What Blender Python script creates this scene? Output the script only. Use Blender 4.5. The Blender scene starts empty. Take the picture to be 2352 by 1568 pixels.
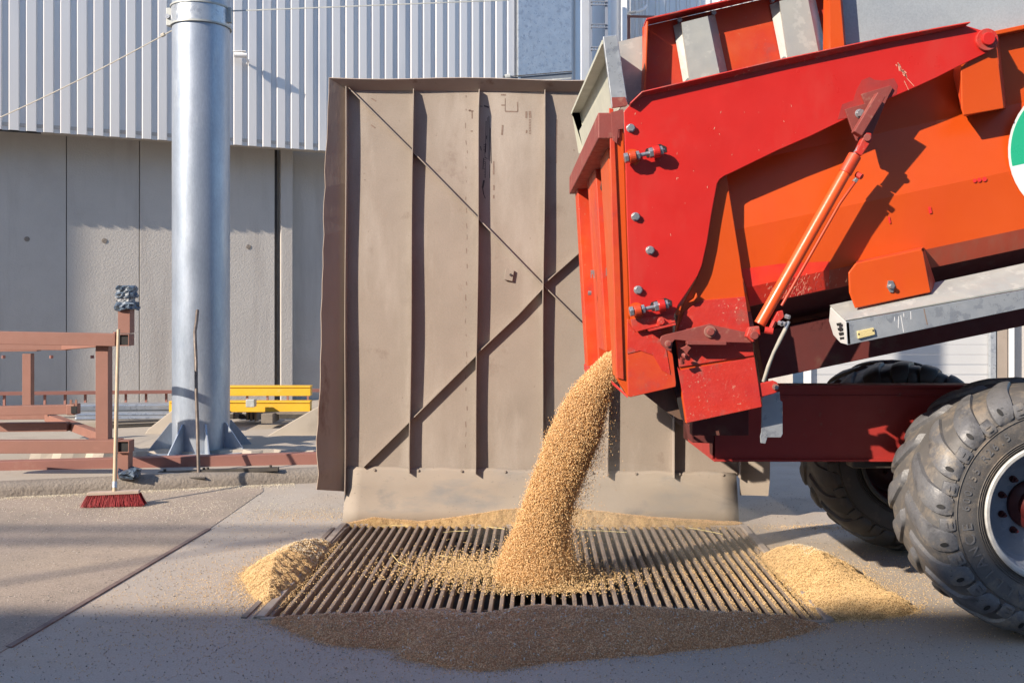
import bpy, bmesh, math, random
import numpy as np
from mathutils import Vector, Matrix
random.seed(7)
rng = np.random.default_rng(7)
scene = bpy.context.scene
R = math.radians

# ---------------------------------------------------------------- camera
F, CX, HY, H = 2232.0, 1176.0, 702.0, 1.7
cam = bpy.data.objects.new('camera', bpy.data.cameras.new('camera'))
scene.collection.objects.link(cam)
cam.location = (0, 0, H)
cam.rotation_euler = (R(90), 0, 0)
cam.data.sensor_width = 36
cam.data.lens = 36 * F / 2352
cam.data.shift_y = -(784 - HY) / 2352
cam.data.clip_end = 500
cam.data.clip_start = 0.05
scene.camera = cam
scene.render.resolution_x, scene.render.resolution_y = 1024, 682
scene.view_settings.view_transform = 'Standard'
scene.view_settings.look = 'None'
scene.view_settings.gamma = 1
scene.view_settings.exposure = 0.85

# ---------------------------------------------------------------- light
EL = R(28)
L = Vector((0.785 * math.cos(EL), 0.62 * math.cos(EL), -math.sin(EL))).normalized()
world = bpy.data.worlds.new('World'); scene.world = world
world.use_nodes = True
nt = world.node_tree; nt.nodes.clear()
sky = nt.nodes.new('ShaderNodeTexSky'); sky.sky_type = 'NISHITA'; sky.sun_disc = False
sky.ozone_density = 4.0; sky.dust_density = .5; sky.sun_elevation = EL; sky.sun_rotation = math.atan2(-L.x, -L.y) % (2 * math.pi)
bg = nt.nodes.new('ShaderNodeBackground'); bg.inputs[1].default_value = 0.15
wo = nt.nodes.new('ShaderNodeOutputWorld')
nt.links.new(sky.outputs[0], bg.inputs[0]); nt.links.new(bg.outputs[0], wo.inputs[0])
sun = bpy.data.objects.new('sun', bpy.data.lights.new('sun', 'SUN'))
scene.collection.objects.link(sun)
sun.data.energy = 5.0; sun.data.angle = R(0.53); sun.data.color = (1.0, 0.865, 0.705)
sun.rotation_euler = L.to_track_quat('-Z', 'Y').to_euler()
sun.location = (-20, -15, 20)

# ---------------------------------------------------------------- helpers
def P(x, y, d): return Vector(((x - CX) * d / F, d, H + (HY - y) * d / F))
def G(x, y, z=0.0): return P(x, y, F * (H - z) / (y - HY))
def Z5(a, b): return (1298.3 + .3001 * a, .3001 * b)
def Z6(a, b): return (1411.2 + .3001 * a, 376.3 + .3001 * b)
def ZB(a, b): return (1298.3 + .36 * a, 517.4 + .36 * b)
def Z7(a, b): return (1787.5 + .2999 * a, .2999 * b)
def Z8(a, b): return (1787.5 + .36 * a, 470.4 + .36 * b)
def Z9(a, b): return (1307.7 + .3122 * a, 357.5 + .3122 * b)
WL = {}
def wloc(o): return WL.get(o.name, Vector((0, 0, 0))) if o else Vector((0, 0, 0))
def tag(o, label=None, cat=None, group=None, kind=None):
    if label: o['label'] = label
    if cat: o['category'] = cat
    if group: o['group'] = group
    if kind: o['kind'] = kind
    return o
def empty(name, loc, label=None, cat=None, group=None, parent=None):
    o = bpy.data.objects.new(name, None); scene.collection.objects.link(o)
    loc = Vector(loc); o.empty_display_size = .1
    o.location = loc - wloc(parent); o.parent = parent
    WL[o.name] = loc
    return tag(o, label, cat, group)

class MB:
    def __init__(s): s.v = []; s.f = []
    def add(s, vs, fs):
        n = len(s.v); s.v += [Vector(v) for v in vs]; s.f += [tuple(i + n for i in f) for f in fs]; return s
    def prism3(s, pts, vec):
        n = len(pts); vec = Vector(vec)
        vs = [Vector(p) for p in pts] + [Vector(p) + vec for p in pts]
        fs = [tuple(range(n)), tuple(range(2 * n - 1, n - 1, -1))]
        fs += [(i, i + n, (i + 1) % n + n, (i + 1) % n) for i in range(n)]
        return s.add(vs, fs)
    def ppx(s, pts, d, t): return s.prism3([P(x, y, d) for x, y in pts], (0, t, 0))
    def box(s, c, sz, rot=None):
        c = Vector(c); x, y, z = [a / 2 for a in sz]
        vs = [Vector((i * x, j * y, k * z)) for i in (-1, 1) for j in (-1, 1) for k in (-1, 1)]
        if rot is not None: vs = [rot @ v for v in vs]
        return s.add([v + c for v in vs], [(0, 1, 3, 2), (4, 6, 7, 5), (0, 4, 5, 1), (2, 3, 7, 6), (0, 2, 6, 4), (1, 5, 7, 3)])
    def quad(s, *p): return s.add(p, [tuple(range(len(p)))])
    def beam(s, p0, p1, w, h, up=(0, 0, 1), hollow=0):
        p0, p1 = Vector(p0), Vector(p1); a = (p1 - p0).normalized(); up = Vector(up)
        sd = a.cross(up).normalized(); u = sd.cross(a).normalized()
        ring = [(-1, -1), (1, -1), (1, 1), (-1, 1)]
        def rg(p, ww, hh): return [p + sd * (i * ww / 2) + u * (j * hh / 2) for i, j in ring]
        if not hollow:
            return s.add(rg(p0, w, h) + rg(p1, w, h), [(0, 3, 2, 1), (4, 5, 6, 7)] + [(i, (i + 1) % 4, (i + 1) % 4 + 4, i + 4) for i in range(4)])
        t = hollow
        vs = rg(p0, w, h) + rg(p1, w, h) + rg(p0, w - 2 * t, h - 2 * t) + rg(p1, w - 2 * t, h - 2 * t)
        fs = []
        for i in range(4):
            j = (i + 1) % 4
            fs += [(i, j, j + 4, i + 4), (i + 8, i + 12, j + 12, j + 8), (i, i + 8, j + 8, j), (i + 4, j + 4, j + 12, i + 12)]
        return s.add(vs, fs)
    def tube(s, pts, r, n=10, rs=None):
        pts = [Vector(p) for p in pts]; k0 = len(s.v); m = len(pts); ref = Vector((.13, .2, 1)).normalized()
        for i, p in enumerate(pts):
            a = (pts[min(i + 1, m - 1)] - pts[max(i - 1, 0)]).normalized()
            rr = ref if abs(a.dot(ref)) < .95 else Vector((1, 0, 0))
            u = a.cross(rr).normalized(); w = a.cross(u).normalized(); q = rs[i] if rs else r
            for k in range(n):
                t = 2 * math.pi * k / n; s.v.append(p + u * math.cos(t) * q + w * math.sin(t) * q)
        for i in range(m - 1):
            for k in range(n):
                a, b = k0 + i * n + k, k0 + i * n + (k + 1) % n
                s.f.append((a, b, b + n, a + n))
        s.f.append(tuple(k0 + k for k in range(n - 1, -1, -1))); s.f.append(tuple(k0 + (m - 1) * n + k for k in range(n)))
        return s
    def cyl(s, p0, p1, r, n=20, r2=None): return s.tube([p0, p1], r, n, [r, r if r2 is None else r2])
    def hexb(s, p, r, h, ax=(0, -1, 0), n=6): p = Vector(p); return s.tube([p, p + Vector(ax) * h], r, n)
    def lathe(s, prof, c, n=64, closed=False):      # prof: (radius, y offset); axis along Y
        c = Vector(c); k0 = len(s.v)
        for r, y in prof:
            for k in range(n):
                t = 2 * math.pi * k / n; s.v.append(c + Vector((r * math.cos(t), y, r * math.sin(t))))
        m = len(prof)
        for i in range(m if closed else m - 1):
            i2 = (i + 1) % m
            for k in range(n):
                a, b = k0 + i * n + k, k0 + i * n + (k + 1) % n
                c_, d_ = k0 + i2 * n + (k + 1) % n, k0 + i2 * n + k
                s.f.append((a, b, c_, d_))
        return s
    def build(s, name, m, parent=None, bevel=0, smooth=False, fix=True, label=None, cat=None, group=None, kind=None, origin=None):
        if parent: o0 = wloc(parent)
        elif origin is not None: o0 = Vector(origin)
        else:
            xs = [v.x for v in s.v]; ys = [v.y for v in s.v]; zs = [v.z for v in s.v]
            o0 = Vector(((min(xs) + max(xs)) / 2, (min(ys) + max(ys)) / 2, min(zs)))
            if kind == 'structure': o0 = Vector((0, 0, 0))
        me = bpy.data.meshes.new(name); me.from_pydata([v - o0 for v in s.v], [], s.f)
        if fix:
            b = bmesh.new(); b.from_mesh(me); bmesh.ops.recalc_face_normals(b, faces=b.faces); b.to_mesh(me); b.free()
        me.materials.append(m)
        o = bpy.data.objects.new(name, me); scene.collection.objects.link(o)
        if parent: o.parent = parent
        else: o.location = o0
        WL[o.name] = o0
        if smooth:
            me.polygons.foreach_set('use_smooth', [True] * len(me.polygons))
            if smooth != 2:
                b = bmesh.new(); b.from_mesh(me)
                for e in b.edges:
                    if len(e.link_faces) == 2 and e.calc_face_angle(0) > R(38): e.smooth = False
                b.to_mesh(me); b.free()
        if bevel:
            md = o.modifiers.new('bevel', 'BEVEL'); md.width = bevel; md.segments = 2; md.limit_method = 'ANGLE'; md.angle_limit = R(35)
            md.harden_normals = False
        return tag(o, label, cat, group, kind)

def np_mesh(name, V, T, m, label=None, cat=None, kind=None, group=None, smooth=False, parent=None, origin=None):
    me = bpy.data.meshes.new(name)
    V = np.asarray(V, dtype=np.float64); T = np.asarray(T, dtype=np.int32)
    o0 = np.array(wloc(parent)) if parent else (np.array([V[:, 0].mean(), V[:, 1].mean(), 0.0]) if origin is None else np.array(origin))
    k = T.shape[1]
    me.vertices.add(len(V)); me.vertices.foreach_set('co', (V - o0).astype(np.float32).ravel())
    me.loops.add(T.size); me.loops.foreach_set('vertex_index', T.ravel())
    me.polygons.add(len(T)); me.polygons.foreach_set('loop_start', np.arange(0, T.size, k, dtype=np.int32))
    if smooth: me.polygons.foreach_set('use_smooth', np.ones(len(T), dtype=bool))
    me.update(calc_edges=True); me.materials.append(m)
    o = bpy.data.objects.new(name, me); scene.collection.objects.link(o)
    if parent: o.parent = parent
    else: o.location = Vector(o0)
    WL[o.name] = Vector(o0)
    return tag(o, label, cat, group, kind)

# ---------------------------------------------------------------- materials
def mat(name, c1, c2=None, scale=3, rough=.6, metal=0, bump=0, bscale=60, c3=None, t3=.6, s3=1.5, w3=.08,
        stretch=(1, 1, 1), coat=0, island=None, vor=None, bdist=.01, rvar=.12, spec=None, fine=None, c4=None, l4=(2, .55, .15, (1, 1, 1)), dent=None, c5=None, l5=(30, .64, .03)):
    m = bpy.data.materials.new(name); m.use_nodes = True; n = m.node_tree; N = n.nodes; K = n.links
    b = N['Principled BSDF']
    tc = N.new('ShaderNodeTexCoord'); mp = N.new('ShaderNodeMapping'); K.new(tc.outputs['Object'], mp.inputs[0])
    mp.inputs['Scale'].default_value = stretch
    def noise(sc, det=6, ro=.6, vec=None):
        q = N.new('ShaderNodeTexNoise'); q.inputs['Scale'].default_value = sc; q.inputs['Detail'].default_value = det
        q.inputs['Roughness'].default_value = ro; K.new(vec or mp.outputs[0], q.inputs['Vector']); return q
    def ramp(src, a, z, ca=(0, 0, 0, 1), cz=(1, 1, 1, 1)):
        q = N.new('ShaderNodeValToRGB'); q.color_ramp.elements[0].position = a; q.color_ramp.elements[1].position = z
        q.color_ramp.elements[0].color = ca; q.color_ramp.elements[1].color = cz; K.new(src, q.inputs[0]); return q
    def mix(f, a, c, mode='MIX'):
        q = N.new('ShaderNodeMix'); q.data_type = 'RGBA'; q.blend_type = mode
        if isinstance(f, float): q.inputs[0].default_value = f
        else: K.new(f, q.inputs[0])
        for i, x in ((6, a), (7, c)):
            if isinstance(x, tuple): q.inputs[i].default_value = x
            else: K.new(x, q.inputs[i])
        return q.outputs[2]
    A = (*c1, 1); B = (*(c2 or c1), 1)
    n1 = noise(scale); col = mix(ramp(n1.outputs[0], .35, .68).outputs[0], A, B)
    if vor:
        v = N.new('ShaderNodeTexVoronoi'); v.inputs['Scale'].default_value = vor; K.new(mp.outputs[0], v.inputs['Vector'])
        sp = N.new('ShaderNodeSeparateColor'); K.new(v.outputs['Color'], sp.inputs[0])
        col = mix(ramp(sp.outputs[0], .1, .95).outputs[0], col, (*(island or c1), 1))
    elif island:
        g = N.new('ShaderNodeNewGeometry')
        col = mix(ramp(g.outputs['Random Per Island'], .05, 1).outputs[0], col, (*island, 1))
    if c3:
        n3 = noise(s3, 9, .68)
        col = mix(ramp(n3.outputs[0], t3, t3 + w3).outputs[0], col, (*c3, 1))
    if c4:
        mp4 = N.new('ShaderNodeMapping'); K.new(tc.outputs['Object'], mp4.inputs[0]); mp4.inputs['Scale'].default_value = l4[3]
        mp4.inputs['Location'].default_value = (3.7, 1.9, 5.3)
        n4 = noise(l4[0], 8, .62, mp4.outputs[0]); col = mix(ramp(n4.outputs[0], l4[1], l4[1] + l4[2]).outputs[0], col, (*c4, 1))
    if c5:
        n5 = noise(l5[0], 5, .7); n6 = noise(l5[0] * .12, 3, .5)
        mm = N.new('ShaderNodeMath'); mm.operation = 'MULTIPLY'; K.new(ramp(n5.outputs[0], l5[1], l5[1] + l5[2]).outputs[0], mm.inputs[0]); K.new(ramp(n6.outputs[0], .45, .6).outputs[0], mm.inputs[1])
        col = mix(mm.outputs[0], col, (*c5, 1))
    if fine:
        nf = noise(fine[0], 3, .7)
        col = mix(ramp(nf.outputs[0], .3, .7, (1 - fine[1],) * 3 + (1,), (1 + 0 * fine[1],) * 3 + (1,)).outputs[0], (0, 0, 0, 1), col)
    K.new(col, b.inputs['Base Color'])
    b.inputs['Metallic'].default_value = metal
    if spec is not None: b.inputs['Specular IOR Level'].default_value = spec
    mr = N.new('ShaderNodeMapRange'); K.new(noise(scale * 2.7).outputs[0], mr.inputs[0])
    mr.inputs[1].default_value = .3; mr.inputs[2].default_value = .7
    mr.inputs[3].default_value = max(.05, rough - rvar); mr.inputs[4].default_value = min(1, rough + rvar)
    K.new(mr.outputs[0], b.inputs['Roughness'])
    if coat: b.inputs['Coat Weight'].default_value = coat; b.inputs['Coat Roughness'].default_value = .15
    if bump:
        bp = N.new('ShaderNodeBump'); bp.inputs['Strength'].default_value = bump; bp.inputs['Distance'].default_value = bdist
        if vor:
            K.new(v.outputs['Distance'], bp.inputs['Height']); bp.invert = True
        else: K.new(noise(bscale, 4).outputs[0], bp.inputs['Height'])
        K.new(bp.outputs[0], b.inputs['Normal'])
    if dent:
        b2 = N.new('ShaderNodeBump'); b2.inputs['Strength'].default_value = dent[1]; b2.inputs['Distance'].default_value = dent[2]
        K.new(noise(dent[0], 2, .4).outputs[0], b2.inputs['Height'])
        if bump: K.new(bp.outputs[0], b2.inputs['Normal'])
        K.new(b2.outputs[0], b.inputs['Normal'])
    return m

M = {}
M['concrete'] = mat('yard_concrete', (0.432, 0.378, 0.323), (0.382, 0.339, 0.292), 1.2, .85, bump=.25, bscale=140, c3=(0.331, 0.285, 0.231), t3=.56, s3=2.2, w3=.2, fine=(110, .30), bdist=.005, c4=(0.419, 0.342, 0.267), l4=(.7, .48, .2, (1, 1, 1)), c5=(0.209, 0.181, 0.160), l5=(34, .60, .04), dent=(1.256, 0.535, 0.031))
M['asphalt'] = mat('old_asphalt', (0.449, 0.362, 0.293), (0.374, 0.307, 0.246), 1.6, .88, bump=.9, bscale=150, c3=(0.315, 0.263, 0.210), t3=.55, s3=1.1, w3=.22, fine=(120, .5), bdist=.008, c4=(0.478, 0.384, 0.293), l4=(.6, .5, .2, (1, 1, 1)), c5=(0.140, 0.111, 0.092), l5=(48, .58, .04), dent=(1.750, 0.557, 0.031))
M['kerb'] = mat('kerb_stone', (0.281, 0.242, 0.203), (0.211, 0.183, 0.156), 3, .9, bump=.9, bscale=35, c3=(0.133, 0.109, 0.094), t3=.58, s3=4, w3=.15, fine=(90, .3), bdist=.015)
M['slab'] = mat('yard_slab', (0.361, 0.320, 0.271), (0.312, 0.275, 0.230), 1, .88, bump=.3, bscale=90, c3=(0.246, 0.213, 0.180), t3=.56, s3=1.5, w3=.2, bdist=.005)
M['wallconc'] = mat('wall_concrete', (0.452, 0.429, 0.398), (0.406, 0.386, 0.359), .8, .9, bump=.5, bscale=38, c3=(0.359, 0.335, 0.312), t3=.55, s3=.7, w3=.25, bdist=.012, c4=(.36, .335, .31), l4=(.9, .52, .2, (3, 3, .35)), c5=(.24, .22, .2), l5=(14, .68, .04))
M['clad'] = mat('cladding', (0.634, 0.626, 0.614), (0.581, 0.583, 0.590), .5, .42, metal=.15, stretch=(1, 1, .15), c4=(.45, .47, .5), l4=(.8, .56, .2, (2, 2, .2)), dent=(1.1, .25, .01))
M['white'] = mat('white_sheet', (0.637, 0.646, 0.654), (0.578, 0.595, 0.612), .7, .4)
M['door'] = mat('door_panel', (0.397, 0.403, 0.416), (0.371, 0.384, 0.397), .7, .5)
M['galv'] = mat('galvanised', (0.360, 0.396, 0.439), (0.446, 0.475, 0.504), 9, .36, metal=.55, c3=(0.302, 0.331, 0.374), t3=.55, s3=14, w3=.03, bump=.04, bscale=20)
M['galvpole'] = mat('galvanised_pole', (.285, .335, .41), (.345, .39, .465), 3, .42, metal=.45, c3=(.44, .48, .53), t3=.53, s3=1.6, w3=.1, bump=.05, bscale=5, bdist=.01, stretch=(1, 1, .3), rvar=.09, fine=(70, .16))
M['galvdull'] = mat('galvanised_dull', (0.370, 0.383, 0.363), (0.317, 0.337, 0.337), 7, .55, metal=.25, c3=(0.409, 0.422, 0.403), t3=.55, s3=12, w3=.04)
M['cream'] = mat('cream_steel', (0.432, 0.432, 0.360), (0.374, 0.382, 0.324), 4, .5, c3=(0.324, 0.310, 0.252), t3=.62, s3=5, w3=.1)
M['panel'] = mat('dusty_panel', (0.259, 0.218, 0.181), (0.292, 0.246, 0.207), 1.6, .78, bump=.25, bscale=55, c3=(0.214, 0.167, 0.136), t3=.60, s3=3.5, w3=.12, fine=(120, .14), bdist=.004, c4=(0.374, 0.328, 0.286), l4=(2.2, .50, .22, (1, 1, .25)), c5=(0.135, 0.094, 0.073), l5=(26, .66, .04), dent=(2.288, 0.624, 0.021))
M['panelwing'] = mat('rusty_wing', (0.332, 0.264, 0.210), (0.266, 0.205, 0.161), 2, .75, bump=.35, bscale=30, c3=(0.172, 0.099, 0.068), t3=.56, s3=3, w3=.12, stretch=(1, 1, .4), bdist=.006)
M['skirt'] = mat('dusty_skirt', (0.287, 0.242, 0.196), (0.252, 0.217, 0.182), 1.5, .8, bump=.2, bscale=70, c3=(0.168, 0.158, 0.150), t3=.585, s3=2.2, w3=.14, stretch=(1, 1, 1.6), bdist=.004, c4=(.20, .19, .18), l4=(3, .53, .14, (.5, .5, 1.5)), c5=(.16, .14, .12), l5=(30, .62, .04), dent=(2.5, .5, .02))
M['red'] = mat('red_paint', (0.480, 0.018, 0.014), (0.424, 0.016, 0.013), 2.5, .34, c3=(0.440, 0.036, 0.028), t3=.6, s3=2, w3=.15, bump=.03, bscale=4, rvar=.08, c4=(.42, .055, .042), l4=(1.4, .50, .3, (1.5, 1.5, .5)), c5=(.55, .30, .22), l5=(55, .69, .03), dent=(2, .35, .012))
M['orange'] = mat('orange_paint', (0.470, 0.059, 0.006), (0.510, 0.071, 0.007), 1.6, .36, c3=(0.403, 0.038, 0.005), t3=.6, s3=1.3, w3=.2, bump=.03, bscale=4, rvar=.08, c4=(.50, .055, .012), l4=(1.0, .55, .3, (3, 3, .6)), c5=(.50, .22, .10), l5=(60, .70, .03), dent=(2, .3, .012))
M['redworn'] = mat('worn_red_paint', (0.493, 0.030, 0.017), (0.425, 0.025, 0.021), 6, .5, c3=(0.306, 0.102, 0.085), t3=.56, s3=5, w3=.10, bump=.12, bscale=60, fine=(200, .15), c4=(.30, .07, .055), l4=(6, .55, .12, (1, 1, 1)), c5=(.50, .25, .18), l5=(60, .60, .05))
M['orangeworn'] = mat('worn_orange_paint', (0.485, 0.059, 0.010), (0.428, 0.030, 0.014), 4, .48, c3=(0.286, 0.059, 0.047), t3=.60, s3=4, w3=.12, c4=(.45, .06, .02), l4=(5, .55, .15, (1, 1, .6)), c5=(.45, .22, .13), l5=(60, .63, .04))
M['primer'] = mat('red_primer', (0.216, 0.044, 0.036), (0.176, 0.040, 0.034), 6, .6, c3=(0.272, 0.120, 0.088), t3=.58, s3=9, w3=.1, bump=.1, bscale=80)
M['chassis'] = mat('chassis_paint', (0.315, 0.026, 0.021), (0.270, 0.022, 0.019), 3, .5, c3=(0.225, 0.090, 0.068), t3=.63, s3=8, w3=.12)  # red darkened a step in place of shadow missing on the beam
M['under'] = mat('body_underside', (0.100, 0.015, 0.013), (0.075, 0.014, 0.013), 4, .75, c3=(0.110, 0.050, 0.035), t3=.55, s3=5, w3=.15)  # red darkened further in place of shadow missing under the body
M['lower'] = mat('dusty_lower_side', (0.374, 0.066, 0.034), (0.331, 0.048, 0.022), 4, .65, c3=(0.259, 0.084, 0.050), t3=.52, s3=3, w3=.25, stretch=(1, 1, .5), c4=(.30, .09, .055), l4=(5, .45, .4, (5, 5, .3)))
M['steel'] = mat('zinc_bolts', (0.385, 0.399, 0.420), (0.315, 0.329, 0.350), 30, .35, metal=.7)
M['rackred'] = mat('rack_primer', (0.224, 0.102, 0.076), (0.198, 0.092, 0.069), 3, .65, c3=(0.277, 0.145, 0.112), t3=.6, s3=4, w3=.2, bump=.1, bscale=90)
M['railbrown'] = mat('rail_primer', (0.255, 0.111, 0.089), (0.221, 0.098, 0.081), 3, .7, c3=(0.289, 0.162, 0.128), t3=.6, s3=4, w3=.2)
M['black'] = mat('black_void', (.012, .012, .013), None, 3, .8)  # lens and seal; elsewhere black paint for the darkness inside holes and slots
M['tape'] = mat('tape_wrap', (.045, .07, .11), (.10, .14, .19), 14, .4, c3=(.02, .025, .03), t3=.55, s3=20, w3=.05, bump=.5, bscale=30, bdist=.02)
M['tapewhite'] = mat('white_tape', (0.280, 0.291, 0.308), (0.168, 0.185, 0.207), 40, .5, bump=.6, bscale=60)
M['yellow'] = mat('yellow_paint', (0.627, 0.361, 0.023), (0.589, 0.335, 0.027), 3, .45, c3=(0.570, 0.361, 0.090), t3=.66, s3=4, w3=.1)
M['wood'] = mat('old_timber', (.14, .12, .1), (.2, .17, .14), 8, .85, stretch=(1, 8, 8), bump=.4, bscale=50)
M['darkwood'] = mat('rubber_skirt', (.13, .075, .05), (.10, .06, .045), 6, .85, c3=(.17, .11, .08), t3=.55, s3=9, w3=.1, stretch=(3, 3, .6))
M['iron'] = mat('black_iron', (.05, .047, .045), (.08, .07, .06), 8, .6, metal=.3)
M['handle'] = mat('broom_wood', (0.400, 0.304, 0.192), (0.336, 0.248, 0.160), 6, .55, stretch=(4, 4, .5))
M['bristle'] = mat('red_bristle', (.34, .02, .025), None, 5, .6, island=(.16, .008, .012))
M['grate'] = mat('dusty_steel', (0.216, 0.172, 0.144), (0.168, 0.136, 0.116), 5, .65, c3=(0.264, 0.216, 0.172), t3=.55, s3=9, w3=.15, bump=.2, bscale=90, bdist=.003, c4=(.10, .075, .06), l4=(9, .56, .12, (1, 1, 1)))
M['grateside'] = mat('grate_ring', (.36, .31, .27), (.24, .2, .17), 8, .6, metal=.2, c3=(.45, .42, .4), t3=.6, s3=12, w3=.1)
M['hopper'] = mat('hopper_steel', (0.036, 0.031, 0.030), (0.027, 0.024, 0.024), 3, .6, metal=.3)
M['cross'] = mat('hopper_cross_steel', (.30, .31, .34), (.22, .22, .24), 6, .5, metal=.4, c3=(.2, .16, .13), t3=.5, s3=5, w3=.2)
M['rubber'] = mat('tyre_rubber', (0.086, 0.084, 0.084), (0.114, 0.108, 0.106), 4, .6, c3=(0.228, 0.186, 0.144), t3=.52, s3=5, w3=.16, bump=.2, bscale=70, fine=(130, .2), bdist=.004, rvar=.12, c4=(0.192, 0.168, 0.144), l4=(11, .55, .12, (1, 1, 1)))
M['tread'] = mat('tyre_tread', (0.107, 0.110, 0.122), (0.146, 0.146, 0.152), 6, .5, c3=(0.256, 0.220, 0.177), t3=.54, s3=8, w3=.14, bump=.25, bscale=60, fine=(120, .25), rvar=.15, c4=(0.061, 0.061, 0.067), l4=(7, .55, .12, (1, 1, 1)), c5=(0.037, 0.037, 0.037), l5=(45, .62, .05))
M['rubbershade'] = mat('far_tyre_shade', (.05, .05, .048), (.07, .065, .06), 5, .6, c3=(.13, .11, .09), t3=.6, s3=6, w3=.12)  # darker rubber copy, shade of the far wheel put into its colour
M['rimblue'] = mat('rim_paint', (0.252, 0.282, 0.336), (0.228, 0.258, 0.312), 4, .3, c3=(0.300, 0.318, 0.348), t3=.6, s3=3, w3=.2)
M['rimlip'] = mat('rim_lip', (0.496, 0.496, 0.480), (0.360, 0.352, 0.336), 16, .45)
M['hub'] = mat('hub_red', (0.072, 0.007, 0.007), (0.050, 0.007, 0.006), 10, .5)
M['amber'] = mat('yellowed_lens', (.55, .47, .24), (.5, .42, .2), 20, .25, bump=.3, bscale=200)
M['plastic'] = mat('grey_plastic', (0.413, 0.420, 0.420), None, 5, .5)
M['green'] = mat('sticker_green', (.02, .36, .20), None, 5, .3)
M['stwhite'] = mat('sticker_white', (.72, .66, .75), None, 5, .3)
M['stred'] = mat('sticker_red', (.6, .03, .03), None, 5, .3)
M['grain'] = mat('grain', (.34, .205, .075), (.42, .26, .10), 6, .55, island=(.88, .64, .34))
M['grainstream'] = mat('falling_grain', (0.460, 0.223, 0.064), (0.550, 0.285, 0.085), 4, .5, island=(0.980, 0.703, 0.374))
M['graincore'] = mat('grain_mass', (0.300, 0.168, 0.060), (0.360, 0.222, 0.090), 5, .7, island=(0.432, 0.288, 0.132), vor=95, bump=1, bdist=.006, stretch=(1, 1, .55))
M['heapgrain'] = mat('heap_grain', (.50, .315, .135), (.56, .37, .165), 6, .6, island=(.76, .55, .29))
M['pile'] = mat('wheat_heap', (0.386, 0.252, 0.110), (0.425, 0.299, 0.146), 3, .8, island=(0.279, 0.173, 0.066), vor=150, bump=1, bdist=.006)
M['bodyred'] = mat('red_side_paint', (.52, .022, .018), (.58, .04, .015), 5, .45, c3=(.50, .09, .05), t3=.6, s3=7, w3=.08)
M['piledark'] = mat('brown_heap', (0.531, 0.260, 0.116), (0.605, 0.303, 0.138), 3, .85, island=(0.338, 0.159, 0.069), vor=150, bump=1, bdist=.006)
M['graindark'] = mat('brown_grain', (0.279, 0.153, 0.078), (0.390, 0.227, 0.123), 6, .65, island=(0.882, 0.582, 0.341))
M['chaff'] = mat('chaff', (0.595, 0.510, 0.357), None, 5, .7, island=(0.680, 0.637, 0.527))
M['chaffblue'] = mat('pale_husk', (.66, .66, .62), None, 5, .7, island=(.5, .48, .42))
M['straw'] = mat('straw', (.72, .60, .27), None, 5, .6)
M['wire'] = mat('rope', (.42, .39, .33), None, 40, .8)
M['camwhite'] = mat('camera_white', (.75, .75, .75), None, 5, .3)
M['facade'] = mat('far_facade', (.45, .43, .4), (.4, .38, .36), .3, .8)
M['dusty'] = mat('scratched_paint', (.62, .42, .32), (.5, .2, .12), 60, .7)
M['stain'] = mat('stencil_brown', (.16, .11, .085), (.22, .16, .13), 60, .8)
M['ink'] = mat('marker_black', (.035, .03, .03), None, 5, .6)

# ================================================================ ground
FL, FR, BL, BR = G(617, 1417), G(1888, 1425), G(800, 1206), G(1696, 1210)
def GR(u, v, z=0):           # u 0..1 left to right, v 0..1 back to front
    p = (BL * (1 - u) + BR * u) * (1 - v) + (FL * (1 - u) + FR * u) * v
    return Vector((p.x, p.y, z))
e = .0
inner = [GR(-.012, -.012), GR(1.012, -.012), GR(1.012, 1.012), GR(-.012, 1.012)]
outer = [Vector((-70, 90, 0)), Vector((70, 90, 0)), Vector((70, -40, 0)), Vector((-70, -40, 0))]
g = MB()
for i in range(4):
    j = (i + 1) % 4
    g.quad(outer[i], outer[j], inner[j], inner[i])
g.build('ground', M['concrete'], kind='structure', fix=False)
s0, s1, s2 = G(20, 1487), G(480, 1215), G(605, 1128)
sd = (s1 - s0).normalized()
KD = Vector((1, .284, 0)).normalized(); K0 = Vector((-1.89, 9.35, 0)) ; KN = Vector((.284, -1, 0)).normalized()
sA = s0 - sd * 12
asp = MB().prism3([sA, s0, s1, s2, K0 - KD * .5, K0 - KD * 24, Vector((-40, -8, 0))], (0, 0, .004))
asp.build('asphalt', M['asphalt'], kind='structure')
MB().beam(s0 + Vector((0, 0, .002)), s1 + Vector((0, 0, .002)), .035, .014).build('edging_strip', mat('edging_steel', (.13, .085, .075), (.2, .15, .13), 8, .7), label='thin dark steel edging strip set between asphalt and concrete on the left', cat='edging', bevel=.002)
# kerb and raised slab
kp = []
ks = MB()
Ns = 170
rows = []
for i in range(Ns + 1):
    t = -22 + 38 * i / Ns
    base = K0 + KD * t
    nz = lambda a, f_: a * (math.sin(t * f_) + .6 * math.sin(t * f_ * 2.7 + 1) + .4 * math.sin(t * f_ * 6.1 + 2))
    ch = .018 * max(0, math.sin(t * 4.1 + 1.3)) ** 8
    prof = [(0.012, -.02), (.006 + nz(.003, 3), .045), (-.004 + nz(.004, 2), .085 - ch), (-.03 + nz(.004, 4) - ch, .115 - ch), (-.075, .124), (-.17, .124), (-.19, .118)]
    rows.append([base + KN * a + Vector((0, 0, z)) for a, z in prof])
vs = [p for r_ in rows for p in r_]; m_ = 7
fs = [(i * m_ + k, i * m_ + k + 1, (i + 1) * m_ + k + 1, (i + 1) * m_ + k) for i in range(Ns) for k in range(m_ - 1)]
ks.add(vs, fs).build('kerb', M['kerb'], kind='structure', smooth=2)
a0 = K0 - KD * 22 - KN * .16; a1 = K0 + KD * 16 - KN * .16
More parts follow.
